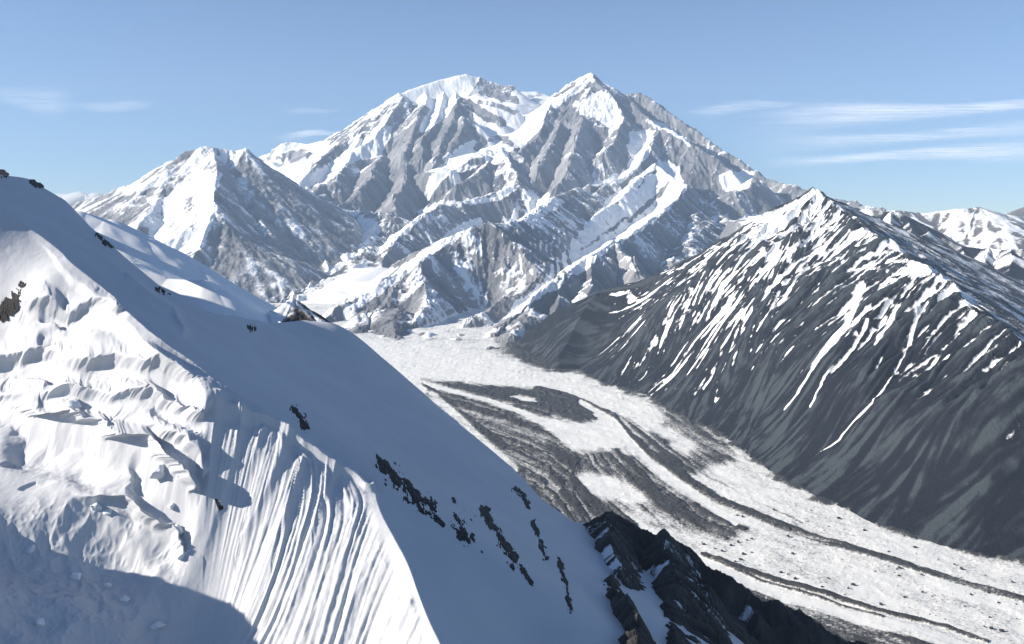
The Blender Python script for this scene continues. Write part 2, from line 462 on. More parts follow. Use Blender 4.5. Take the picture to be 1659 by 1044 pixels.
    # long white spur with its dark right flank
    ridge([(1000, 300, 16.2), (1035, 285, 16.0), (1066, 267, 15.9), (1090, 284, 15.4), (1112, 300, 15.0), (1096, 322, 14.0), (1075, 345, 13.0), (1042, 370, 11.9), (1000, 392, 11.0), (950, 415, 10.2), (902, 450, 9.4), (858, 488, 8.7), (815, 525, 8.1), (792, 546, 7.75)],
          (0.60, 1.0, 1.0, 0.8), (1.3, 0.05, 0.35, 0.8), r=12)
    ridge([(1066, 268, 15.9), (1030, 300, 15.0), (990, 330, 14.2), (950, 362, 13.2), (915, 398, 12.2), (890, 425, 11.3)], (0.7, 0.85, 0.9, 0.8), (0.75, 0.9, 0.6, 0.8))
    ridge([(985, 300, 15.2), (945, 328, 14.6), (920, 350, 13.9), (905, 385, 12.9)], (0.8, 0.9, 1.0, 0.8), (0.3, 0.4, 0.2, 0.8))
    ridge([(1000, 392, 11.0), (1018, 425, 10.3), (1035, 455, 9.6), (1048, 470, 9.2)], (0.9, 0.9, 1.0, 0.8), (0.5, 0.15, 0.25, 0.8))
    ridge([(950, 418, 10.1), (955, 450, 9.5), (962, 490, 8.7), (925, 535, 7.9)], (0.9, 1.0, 1.0, 0.8), (0.35, 0.12, 0.2, 0.5))
    ridge([(905, 450, 9.4), (905, 490, 8.8), (890, 530, 8.1), (868, 558, 7.5)], (0.9, 1.0, 1.0, 0.8), (0.25, 0.1, 0.2, 0.5))
    # grey snow aprons right of it
    ridge([(1130, 345, 13.8), (1120, 390, 12.4), (1100, 430, 11.0), (1065, 462, 9.8)], (0.5, 0.5, 0.6, 0.6), (0.45, 0.3, 0.45, 0.5), c=0, wd=900)
    # snow crest in mid height and its two lower spurs
    ridge([(842, 246, 17.0), (818, 243, 17.0), (828, 270, 16.2), (840, 298, 15.6), (785, 319, 15.0), (735, 330, 14.5), (708, 334, 14.2), (675, 358, 13.6), (645, 383, 13.0), (616, 416, 12.1), (606, 428, 11.8)], (0.7, 0.8, 0.85, 0.55), (0.9, 0.15, 0.45, 1.2), r=12)
    ridge([(792, 262, 16.5), (770, 285, 15.9), (740, 300, 15.5)], (0.8, 0.9, 1.0, 0.6), (0.8, 0.05, 0.05, 0.8))
    ridge([(940, 305, 15.0), (900, 320, 13.8), (870, 342, 12.4), (846, 359, 11.3), (810, 365, 10.7), (774, 363, 10.35), (730, 393, 9.95), (682, 426, 9.6), (645, 446, 9.4), (610, 463, 9.2), (576, 481, 9.0), (545, 504, 8.75), (525, 520, 8.5)],
          (0.7, 0.6, 0.58, 0.75), (0.75, 0.35, 0.42, 1.1), r=10, c=0.05)
    ridge([(895, 322, 13.6), (888, 370, 12.0), (875, 420, 10.6), (850, 462, 9.7)], (0.75, 0.8, 0.8, 0.8), (0.3, 0.12, 0.3, 0.5), c=0.05)
    ridge([(770, 366, 10.3), (756, 420, 9.4), (735, 480, 8.7), (700, 530, 8.2)], (0.5, 0.55, 0.6, 0.6), (0.45, 0.1, 0.3, 0.5), r=30, c=0)
    ridge([(640, 450, 9.4), (622, 490, 8.9), (598, 522, 8.45)], (0.6, 0.6, 0.6, 0.6), (0.3, 0.2, 0.3, 0.5), r=20, c=0)
    for toe in ([(640, 500, 8.6), (640, 549, 7.65)], [(592, 505, 8.75), (582, 536, 8.0)], [(690, 500, 8.6), (692, 546, 7.75)], [(860, 500, 8.5), (800, 568, 7.1)], [(735, 540, 8.0), (738, 556, 7.55)]):
        ridge(toe, (0.5, 0.5, 0.6, 0.6), (0.3, 0.15, 0.2, 0.3), r=20, c=0)
    # low spur between the tributaries
    ridge([(860, 470, 9.9), (820, 492, 9.2), (780, 515, 8.7), (732, 550, 7.85)], (0.7, 0.7, 0.8, 0.6), (0.15, 0.1, 0.15, 0.3))
    # upper valley glacier and its icefall
    ridge([(512, 499, 9.6), (545, 474, 10.2), (575, 452, 10.9), (600, 436, 11.6)], (0.12, 0.12, 0.14, 0.14), (1.5,) * 4, c=0, r=100, wd=420)
    ridge([(600, 436, 11.6), (575, 408, 12.6), (570, 380, 13.6), (545, 350, 14.8), (520, 338, 15.4)], (0.2, 0.2, 0.25, 0.25), (0.95,) * 4, c=0, r=80, wd=500)
    ridge([(630, 352, 14.2), (575, 343, 14.7), (520, 343, 15.0)], (0.3, 0.3, 0.7, 0.2), (1.0, 1.0, 0.55, 1.3), c=0, r=10, wd=500)

    Z, S = roofs(G, R, warp=110, wl=900, conc=0.12)
    Z, M = carve(G, Z)
    PX = np.repeat(G.px[None], G.nr, 0); PY = HY - Z / G.Y * FPX
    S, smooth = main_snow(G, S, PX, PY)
    S = np.maximum(S, 1.1 * M); smooth = np.maximum(smooth, M * 1.2)
    fl = valley_z(G.Y) - 60
    gx, gy = G.grad(Z)
    steep = np.clip(np.sqrt(gx * gx + gy * gy), 0, 1.6)
    rib1 = G.fall_noise(Z, 190, 34, 14, 1)
    rib2 = G.fall_noise(Z, 75, 20, 10, 2)
    rib3 = G.fall_noise(Z, 36, 12, 9, 4)
    rid = fbm(G.X, G.Y, 620, 6, 2, 0.6, True)
    fine = fbm(G.X, G.Y, 150, 4, 5, 0.65)
    rough = 1.1 - 0.85 * smooth                # smooth where deep snow lies
    Z = Z + rough * (steep * (10 * rib1 + 8 * rib2 + 5 * rib3) + 75 * rid * np.clip(steep, .2, 1) + 34 * fine)
    # terraced blocks of the icefalls
    icefall = polysoft(PX, PY, [(490, 335), (640, 340), (640, 400), (570, 430), (555, 425), (540, 380)], 6)
    Z += icefall * 45 * fbm(G.X, G.Y, 150, 5, 1, 0.6, True)
    gx, gy = G.grad(Z)
    st2 = np.sqrt(gx * gx + gy * gy)
    snow = S + 0.08 * rib1 + 0.09 * rib2 + 0.09 * rib3 + 0.10 * rid - 0.30 * (sstep(0.6, 1.6, st2) - 0.4) + 0.3 * fine - 0.02
    tone = 0.45 + 0.13 * rib1 + 0.10 * rib2 + 0.2 * fbm(G.X, G.Y, 1500, 3, 6)
    G.Z = Z
    keep = Z > fl
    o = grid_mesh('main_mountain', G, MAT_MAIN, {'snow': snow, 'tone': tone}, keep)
    tag(o, 'highest mountain, broad snow dome beside a pointed second summit, grey rock faces', 'mountain', 'structure')

# ------------------------------------------------------------------ left mountain
def build_left():
    G = Grid(-40, 640, 640, np.linspace(9700, 17300, 600))
    k = 1000.0
    R = []
    def ridge(pts, s, snow, **kw):
        R.append(dict(p=[(a, b, c * k * 1.12) for a, b, c in pts], s=s, snow=snow, **kw))
    ridge([(-40, 345, 13.0), (60, 338, 13.0), (130, 327, 12.9), (165, 316, 12.8), (210, 301, 12.7), (247, 294, 12.6), (272, 280, 12.6), (290, 262, 12.6), (303, 246, 12.6), (320, 243, 12.6), (342, 239, 12.6), (372, 246, 12.6), (400, 244, 12.6), (420, 258, 12.7), (440, 284, 12.8), (446, 304, 12.6)],
          (0.8, 0.8, 0.8, 0.9), (0.9, 0.2, 0.45, 0.6), r=10)
    ridge([(446, 304, 12.6), (472, 318, 12.2), (495, 343, 11.9), (526, 386, 11.5), (546, 420, 11.2), (570, 442, 10.9)], (0.8, 0.8, 0.85, 0.6), (0.5, 0.1, 0.15, 0.5))
    ridge([(342, 240, 12.6), (352, 275, 11.8), (350, 310, 11.1), (351, 343, 10.6), (335, 375, 10.2), (321, 402, 9.9), (300, 440, 9.4)], (0.75, 0.8, 0.9, 0.8), (1.4, 0.15, 0.5, 0.8), r=10)
    ridge([(351, 343, 10.6), (372, 368, 10.4), (405, 395, 10.3), (455, 415, 10.2), (495, 445, 10.0), (540, 476, 9.7)], (0.6, 0.6, 0.75, 0.6), (0.5, 0.3, 0.62, 0.1))
    ridge([(440, 312, 12.2), (470, 360, 11.4), (505, 405, 10.8), (540, 444, 10.4), (567, 466, 10.1)], (0.7, 0.7, 0.75, 0.6), (0.3, 0.2, 0.3, 0.3))
    ridge([(400, 300, 11.9), (415, 340, 11.2), (440, 380, 10.7)], (0.8, 0.8, 0.9, 0.6), (0.3, 0.1, 0.15, 0.3))
    ridge([(290, 270, 12.4), (262, 312, 11.6), (240, 350, 10.9), (215, 385, 10.3)], (0.7, 0.6, 0.8, 0.8), (0.5, 1.1, 0.7, 0.8))
    ridge([(205, 303, 12.6), (190, 335, 11.9), (175, 370, 11.2)], (0.7, 0.8, 0.9, 0.8), (0.6, 0.15, 0.2, 0.8))
    Z, S = roofs(G, R, warp=60, wl=600, seed=5, L=500)
    Z, M = carve(G, Z)
    Z = Z - 6 * np.maximum(0, G.px[None] - 572)
    PX = np.repeat(G.px[None], G.nr, 0); PY = HY - Z / G.Y * FPX
    wx = PX + 7 * fbm(G.X, G.Y, 260, 4, 2, 0.6); wy = PY + 6 * fbm(G.X, G.Y, 260, 4, 5, 0.6)
    S = 0.28 + 0.25 * np.clip(S, 0, 1)  # full cover on the sunlit face; greyer cover stands in for shade
    for poly, v in (([(650, 215), (700, 185), (850, 205), (800, 330), (825, 400), (745, 590), (690, 610), (600, 640), (440, 535), (555, 405), (450, 345), (560, 310), (610, 260)], 1.0),
                    ([(330, 270), (430, 250), (560, 190), (620, 120), (680, 85), (640, 170), (590, 260), (450, 290), (330, 330)], 0.75),
                    ([(660, 110), (790, 65), (830, 80), (800, 150), (700, 180), (620, 230)], 0.55),
                    ([(640, 350), (700, 330), (690, 390), (640, 420)], 0.3), ([(640, 470), (720, 430), (700, 500)], 0.45),
                    ([(840, 410), (1030, 560), (1250, 650), (1430, 830), (1000, 930), (800, 720), (745, 600)], 0.42),
                    ([(880, 470), (960, 560), (1100, 640), (1280, 690), (1230, 790), (1100, 720), (950, 600)], 0.2)):
        m = polysoft(wx, wy, trace(poly, 100, 220, 3.262), 3)
        S = S + (v - S) * m
    gx, gy = G.grad(Z)
    steep = np.clip(np.sqrt(gx * gx + gy * gy), 0, 1.6)
    rib1 = G.fall_noise(Z, 130, 24, 14, 3)
    rib2 = G.fall_noise(Z, 50, 14, 10, 4)
    rid = fbm(G.X, G.Y, 420, 6, 4, 0.6, True)
    fine = fbm(G.X, G.Y, 110, 4, 1, 0.6)
    S = np.maximum(S, 1.1 * M)
    rough = (1.1 - 0.6 * sstep(0.8, 1.2, S)) * (1 - 0.95 * M)
    Z = Z + rough * (steep * (12 * rib1 + 6 * rib2) + 48 * rid * np.clip(steep, .2, 1) + 18 * fine)
    snow = S + 0.12 * rib1 + 0.08 * rib2 + 0.2 * fine - 0.02
    tone = 0.45 + 0.10 * rib1 + 0.10 * rib2 + 0.2 * fbm(G.X, G.Y, 900, 3, 6)
    G.Z = Z
    o = grid_mesh('side_mountain', G, MAT_SIDE, {'snow': snow, 'tone': tone}, (Z > valley_z(G.Y) - 120) & (PX < 600))
    tag(o, 'lower craggy grey mountain with one brilliant snow face, behind the snow slope on the left', 'mountain', 'structure')

# ------------------------------------------------------------------ dark ridge right of the glacier
MARGIN = [(480, 505), (560, 528), (640, 548), (713, 551), (790, 571), (830, 576), (886, 601), (935, 600), (975, 622), (1046, 640), (1085, 667), (1162, 703), (1230, 754), (1276, 785), (1349, 818), (1421, 852), (1500, 878), (1577, 899), (1659, 912), (1800, 935), (2100, 975)]

def margin_plan():
    Ys = np.linspace(1500, 14000, 2000); b = -valley_z(Ys) / Ys * FPX + HY
    out = []
    for x, y in MARGIN:
        Y = np.interp(-y, -b, Ys)
        out.append(((x - CX) / FPX * Y, Y))
    return out

def margin_dist(G):
    M = margin_plan()
    d, _ = polydist(G.X, G.Y, M)
    ys = [m[1] for m in M][::-1]; xs = [m[0] for m in M][::-1]
    return np.where(G.X > np.interp(G.Y, ys, xs), d, -d)

def build_dark():
    G = Grid(790, 1800, 1010, np.linspace(2450, 7900, 1090))
    R = []
    DK = lambda a: np.interp(a, [1000, 1323, 1420, 1505, 1659, 1850], [1.13, 1.10, 1.05, 1.0, 0.96, 0.9])
    def ridge(pts, s, snow, **kw):
        R.append(dict(p=[(a, b, c * DK(a)) for a, b, c in pts], s=s, snow=snow, **kw))
    crest = [(862, 588, 6700), (900, 565, 6650), (985, 512, 6550), (1068, 460, 6450), (1130, 425, 6300), (1195, 390, 6150), (1228, 372, 6050), (1270, 342, 5950), (1305, 318, 5850), (1323, 310, 5800),
             (1350, 330, 5650), (1385, 362, 5400), (1419, 386, 5150), (1450, 408, 4950), (1505, 432, 4650), (1545, 462, 4420), (1570, 490, 4250), (1605, 518, 4050), (1659, 556, 3800), (1740, 620, 3500), (1850, 700, 3200)]
    ridge(crest, (0.62, 0.5, 0.75, 0.6), (0.62, 0.8, 0.5, 0.8), r=6, c=0.12, L=400)
    ridge([(1323, 310, 5800), (1285, 372, 5450), (1235, 450, 5150), (1170, 540, 4900), (1110, 620, 4800)], (0.7, 0.7, 0.75, 0.6), (0.55, 0.4, 0.4, 0.5), r=6, c=0.1)
    ridge([(1419, 386, 5150), (1378, 450, 4850), (1330, 540, 4500), (1270, 640, 4300), (1215, 700, 4250)], (0.7, 0.7, 0.75, 0.6), (0.5, 0.3, 0.4, 0.5), r=6, c=0.1)
    ridge([(1505, 432, 4650), (1470, 510, 4300), (1420, 610, 4000), (1350, 720, 3750)], (0.7, 0.75, 0.75, 0.6), (0.5, 0.3, 0.4, 0.5), r=6, c=0.1)
    ridge([(1570, 490, 4250), (1560, 560, 3950), (1530, 660, 3650), (1470, 780, 3400)], (0.7, 0.75, 0.75, 0.6), (0.5, 0.3, 0.3, 0.5), r=6, c=0.1)
    ridge([(1659, 556, 3800), (1659, 650, 3480), (1640, 760, 3180), (1600, 850, 3000)], (0.7, 0.75, 0.75, 0.6), (0.5, 0.3, 0.3, 0.5), r=6, c=0.1)
    # snow slope falling away behind the crest
    ridge([(1385, 350, 5900), (1440, 385, 5650), (1530, 440, 5200), (1600, 485, 4950), (1700, 540, 4700)], (0.3, 0.58, 0.5, 0.5), (1.1, 0.7, 0.9, 0.9), r=20, c=0)
    Z, S = roofs(G, R, warp=45, wl=420, seed=2, L=400)
    gx, gy = G.grad(Z)
    steep = np.clip(np.sqrt(gx * gx + gy * gy), 0, 1.2)
    cl = [W(a, b, c * DK(a)) for a, b, c in crest]
    cy = [p[1] for p in cl][::-1]; cx = [p[0] for p in cl][::-1]
    back = sstep(20, 110, G.X - np.interp(G.Y, cy, cx)) * (G.Y < cl[9][1])
    rib0 = G.fall_noise(Z, 230, 26, 16, 6)
    rib1 = G.fall_noise(Z, 95, 18, 14, 1)
    rib2 = G.fall_noise(Z, 34, 8, 14, 2)
    rib3 = G.fall_noise(Z, 17, 5, 15, 5)
    rid = fbm(G.X, G.Y, 300, 5, 6, 0.55, True)
    fine = fbm(G.X, G.Y, 60, 4, 3, 0.6)
    base = valley_z(G.Y)
    up = np.clip((Z - base) / 900.0, 0, 1.3)
    k = np.clip(up * 3, 0.15, 1) * (1 - 0.85 * back)
    Zs = Z.copy()
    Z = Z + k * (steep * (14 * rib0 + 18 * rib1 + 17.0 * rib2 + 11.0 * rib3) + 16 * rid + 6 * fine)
    # the foot follows the ice margin
    dm = margin_dist(G)
    PX0 = np.repeat(G.px[None], G.nr, 0)
    lim = base - 4 + dm * (0.55 + 0.32 * sstep(60, 500, dm)) + 6 * rib1 * sstep(40, 300, dm)
    Z = np.maximum(Z, base - 4 - 300 * sstep(900, 850, PX0) + 0.36 * np.minimum(dm, 500) - 0.6 * np.maximum(dm - 500, 0) + 4 * rib1 * sstep(40, 300, dm))
    q = np.clip(0.5 + 0.5 * (lim - Z) / 60, 0, 1)
    Z = lim + (Z - lim) * q - 60 * q * (1 - q)
    Z = Z - 2.2 * np.maximum(0, 905 - PX0) * (1 + 0.4 * fbm(G.X, G.Y, 120, 3, 2))
    PX = G.X / G.Y * FPX + CX; PY = HY - Zs / G.Y * FPX
    # height of the snow line follows the photograph's: about 230 m below the crest, with long tongues in the gullies
    line = np.interp(PX, [860, 1000, 1150, 1300, 1420, 1500, 1580, 1659], [400, 400, 415, 465, 480, 495, 525, 560])
    below = (PY - line) / 100.0
    snow = np.clip(0.26 - 0.55 * below, -3, 0.55) - 0.07 * rib0 - 0.12 * rib1 - 0.15 * rib2 - 0.38 * rib3 + 0.42 * fine + 0.3 * fbm(G.X, G.Y, 26, 3, 6, 0.6) + 0.25 * (S - 0.5)
    snow = np.where(below < -0.9, snow + 0.12 * sstep(-0.9, -1.6, below), snow)
    snow = np.minimum(snow, 0.95) - 0.7 * sstep(1060, 930, PX)
    snow -= 0.5 * sstep(0.9, 2.0, below)
    snow = snow + back * (0.42 + 0.25 * fine - snow) * 0.85  # thinner cover behind the crest puts that slope's shade into the colour
    for ln, w in (([(1395, 470), (1372, 520), (1335, 560), (1290, 600), (1268, 613)], 7), ([(1405, 520), (1380, 560), (1345, 590), (1310, 625)], 4.5),
                  ([(1452, 495), (1440, 535), (1418, 565)], 6), ([(1488, 510), (1470, 560), (1450, 598)], 7), ([(1455, 600), (1410, 650), (1358, 682), (1328, 693)], 2.6),
                  ([(1310, 430), (1270, 480), (1225, 520)], 4)):
        d, t = polydist(PX + 5 * fbm(G.X, G.Y, 60, 3, 2), PY, ln)
        snow = np.maximum(snow, 0.98 - 0.5 * d / (0.62 * w * (1.25 - 0.8 * t)) + 0.1 * rib2 + 0.25 * fine)
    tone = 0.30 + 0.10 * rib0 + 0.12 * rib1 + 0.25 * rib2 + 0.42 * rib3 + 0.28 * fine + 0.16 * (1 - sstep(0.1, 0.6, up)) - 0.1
    G.Z = Z
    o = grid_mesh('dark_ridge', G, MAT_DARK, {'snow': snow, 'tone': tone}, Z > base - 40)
    tag(o, 'dark slate mountainside with a snow streaked crest, rising right of the glacier', 'ridge', 'structure')

# ------------------------------------------------------------------ hills at the right edge
def build_hills():
    for name, pts, rows, s, sn, lab in (
        ('far_hill', [(1380, 352, 13500), (1454, 341, 13500), (1504, 346, 13400), (1545, 340, 13300), (1588, 336, 13200), (1628, 347, 13200), (1659, 352, 13200), (1760, 340, 13200)], (11000, 15500), (0.6, 0.55, 0.5, 0.8), (0.75, 0.35, 0.55, 0.8), 'pale rounded hill on the right skyline, farthest and smoothest of the hills there'),
        ('far_hill', [(1320, 330, 9300), (1379, 337, 9200), (1444, 345, 9000), (1470, 352, 8900), (1499, 370, 8700), (1553, 400, 8400), (1600, 404, 8200), (1640, 406, 8000), (1680, 402, 7900), (1800, 430, 7800)], (6600, 10800), (0.7, 0.7, 0.7, 0.8), (0.5, 0.18, 0.27, 0.5), 'jagged snow streaked hill in front of the pale rounded hill at right'),
        ('far_hill', [(1600, 372, 16500), (1659, 335, 16300), (1760, 300, 16000)], (14500, 18500), (0.5, 0.5, 0.5, 0.8), (0.3, 0.2, 0.25, 0.5), 'brownish hill top just showing at the right edge of the skyline')):
        G = Grid(1240, 1860, 560, np.linspace(rows[0], rows[1], 300))
        R = [dict(p=pts, s=s, snow=sn, r=12)]
        for i in range(1, len(pts) - 1):
            p = pts[i]
            q = (p[0] + (RNG.rand() - 0.62) * 90, p[1] + 70 + 40 * RNG.rand(), p[2] - 1300)
            R.append(dict(p=[p, q], s=(0.75, 0.75, 0.8, 0.6), snow=sn))
        Z, S = roofs(G, R, warp=70, wl=500, seed=int(rows[0]) % 7, L=500)
        gx, gy = G.grad(Z)
        steep = np.clip(np.sqrt(gx * gx + gy * gy), 0, 1.2)
        r1 = G.fall_noise(Z, 110, 22, 12, 2); r2 = G.fall_noise(Z, 45, 12, 10, 5)
        fine = fbm(G.X, G.Y, 90, 4, 3, 0.6)
        Z = Z + steep * (10 * r1 + 4 * r2) + 14 * fbm(G.X, G.Y, 300, 4, 1, 0.5, True) + 5 * fine
        G.Z = Z
        o = grid_mesh(name, G, MAT_HILL if rows[0] > 9000 else MAT_DARK, {'snow': S + 0.14 * r1 + 0.12 * r2 + 0.2 * fine, 'tone': 0.4 + 0.2 * r1 + 0.1 * r2}, Z > -1100)
        tag(o, lab, 'hill', 'structure')

# ------------------------------------------------------------------ glacier
def build_glacier():
    k = NT('glacier_ice')
    p = k.pos()
    n1 = k.noise(1 / 9.0, 6, 0.7, p)
    n2 = k.noise(1 / 90.0, 5, 0.6, p)
    n3 = k.noise(1 / 4.0, 3, 0.6, p)
    d = k.math('ADD', k.attr('debris'), k.math('MULTIPLY', k.math('SUBTRACT', n1, 0.5), 1.5))
    d = k.math('ADD', d, k.math('MULTIPLY', k.math('SUBTRACT', n3, 0.5), 0.35))
    cover = k.node('ShaderNodeMapRange', {'Value': d, 'From Min': 0.22, 'From Max': 0.85}, interpolation_type='SMOOTHSTEP').outputs[0]
    ice = k.mix(n2, (0.62, 0.635, 0.63), (0.76, 0.765, 0.75))
    rub = k.mix(n2, (0.022, 0.023, 0.026), (0.06, 0.061, 0.061))
    k.out(k.mix(cover, ice, rub), 0.7, n1, 0.4, 4.0, 0.2)
    G = Grid(380, 1900, 1250, np.concatenate([np.geomspace(2000, 9800, 850)]))
    G.Z = valley_z(G.Y)
    PX = np.repeat(G.px[None], G.nr, 0); PY = HY - G.Z / G.Y * FPX
    # crumpled surface: along flow the ridges run with the moraines
    w1 = fbm(G.X, G.Y, 140, 4, 2); w2 = fbm(G.X, G.Y, 40, 4, 5, 0.6, True)
    zone_x = PX + 4 * fbm(G.X, G.Y, 35, 3, 7) + 9 * w1 * np.clip(2500 / G.Y * 2, .3, 1.2); zone_y = PY + 5 * fbm(G.X, G.Y, 120, 4, 6) * np.clip(5000 / G.Y, .3, 1.2)
    D = 0.14 + 0.12 * sstep(680, 800, PY)
    def area(poly, v, soft):
        nonlocal D
        m = polysoft(zone_x, zone_y, poly, soft)
        D = D + (v - D) * m
    def line(pts, w0, w1_, v, wob=1.0):
        nonlocal D
        d, t = polydist(PX + wob * 2.0 * w1, PY + wob * 1.5 * w1, pts)
        m = 1 - sstep(0.55, 1.15, d / (w0 + (w1_ - w0) * t))
        D = D + (v - D) * m
    # debris covered middle of the bend
    area([(688, 624), (752, 638), (836, 668), (886, 694), (930, 728), (1003, 728), (1024, 738), (1062, 770), (1104, 803), (1150, 830), (1212, 858), (1180, 880), (1110, 862), (1040, 850), (980, 890), (860, 850), (740, 720)], 0.80, 9.0)
    area([(686, 617), (752, 621), (820, 627), (890, 634), (930, 651), (966, 672), (968, 686), (940, 688), (905, 680), (878, 672), (836, 662), (790, 646), (732, 631)], 1.05, 5.4)
    area([(1000, 672), (1060, 700), (1110, 735), (1175, 705), (1190, 742), (1120, 768), (1090, 765), (1040, 720)], 0.9, 10.8)
    area([(1060, 640), (1110, 660), (1165, 700), (1190, 735), (1130, 730), (1080, 690)], 0.7, 14.4)
    area([(826, 644), (845, 641), (868, 645), (872, 650), (842, 649)], 0.05, 3.6)
    # clean ice lobes
    area([(872, 678), (900, 677), (940, 689), (968, 687), (985, 690), (1003, 706), (1008, 722), (985, 727), (940, 722), (905, 706)], 0.08, 7.2)
    area([(925, 772), (960, 768), (1000, 775), (1040, 798), (1052, 815), (1020, 822), (975, 808)], 0.14, 10.8)
    area([(1010, 822), (1080, 838), (1120, 862), (1050, 850)], 0.25, 14.4)
    # stripes that follow the flow
    line([(690, 624), (740, 636), (790, 649), (836, 665), (890, 690)], 3, 5, 0.05)
    line([(870, 633), (930, 648), (990, 674), (1018, 703), (1060, 740), (1111, 778), (1162, 809), (1240, 842), (1318, 871), (1395, 894), (1473, 917), (1551, 943), (1659, 973), (1760, 1000)], 9, 5.0, 0.95)
    line([(940, 652), (995, 684), (1020, 715), (1055, 753), (1095, 783), (1140, 812), (1190, 848)], 5, 6, 0.08)
    line([(1030, 690), (1080, 730), (1130, 765), (1200, 800), (1300, 848)], 2, 1.5, 0.55)
    line([(1137, 899), (1188, 917), (1266, 943), (1344, 964), (1421, 990), (1525, 1013), (1600, 1040)], 4, 3.5, 0.95)
    line([(684, 622), (730, 656), (770, 690), (800, 712), (812, 724)], 3, 9, 1.0)
    line([(700, 640), (745, 680), (790, 725), (830, 760)], 6, 10, 0.35)
    line([(1150, 905), (1230, 940), (1330, 970), (1430, 1000)], 2, 2, 0.8)
    line([(1110, 893), (1194, 936), (1266, 964), (1370, 993), (1473, 1018), (1580, 1050)], 5, 5, 0.04)
    area([(1110, 905), (1190, 946), (1266, 975), (1370, 1005), (1473, 1030), (1580, 1062), (1500, 1120), (1200, 1100), (1050, 950)], 0.8, 4)
    # streaks drawn out along the flow
    med = [(560, 560), (640, 585), (760, 607), (870, 633), (930, 648), (990, 674), (1018, 703), (1060, 740), (1111, 778), (1162, 809), (1240, 842), (1318, 871), (1395, 894), (1473, 917), (1551, 943), (1659, 973), (1760, 1000)]
    dmed, tmed = polydist(PX, PY, med)
    sgn = np.where(PY > np.interp(PX, [m[0] for m in med], [m[1] for m in med]), 1.0, -1.0)
    sc_ = np.interp(tmed, [0, 0.4, 1], [0.35, 0.8, 1.3])
    st = fbm(sgn * dmed / sc_ + 3 * w1, tmed * 90, 9.0, 4, 3, 0.6)
    D = D + st * (0.10 + 0.42 * sstep(0.1, 0.5, D))
    # dirty right margin with teeth
    margin = MARGIN
    my = np.interp(PX, [m[0] for m in margin], [m[1] for m in margin])
    teeth = fbm(G.X, G.Y, 90, 3, 4) * np.clip(6e4 / G.Y, 5, 22)
    dirt = sstep(10, -3, (PY - my + teeth))
    dirt = dirt * sstep(770, 840, PX)
    D = np.maximum(D, 0.9 * dirt)
    D = np.maximum(D, 0.42 * sstep(34, 4, PY - my) * (0.7 + 0.6 * fbm(G.X, G.Y, 110, 4, 3)))
    D = D + 0.16 * fbm(G.X, G.Y, 60, 5, 1, 0.65) * sstep(0.03, 0.2, D) + 0.05 * w2
    rel = np.clip(D, 0, 1)
    G.Z = G.Z + (0.8 + 6 * rel) * w2 * np.clip(G.Y / 5000, .5, 1.2) + 4 * w1 + 5 * sstep(.6, .95, D)
    o = grid_mesh('glacier', G, k.m, {'debris': D})
    tag(o, 'long white glacier with dark moraine stripes curving down the valley', 'glacier', 'structure')
    return G

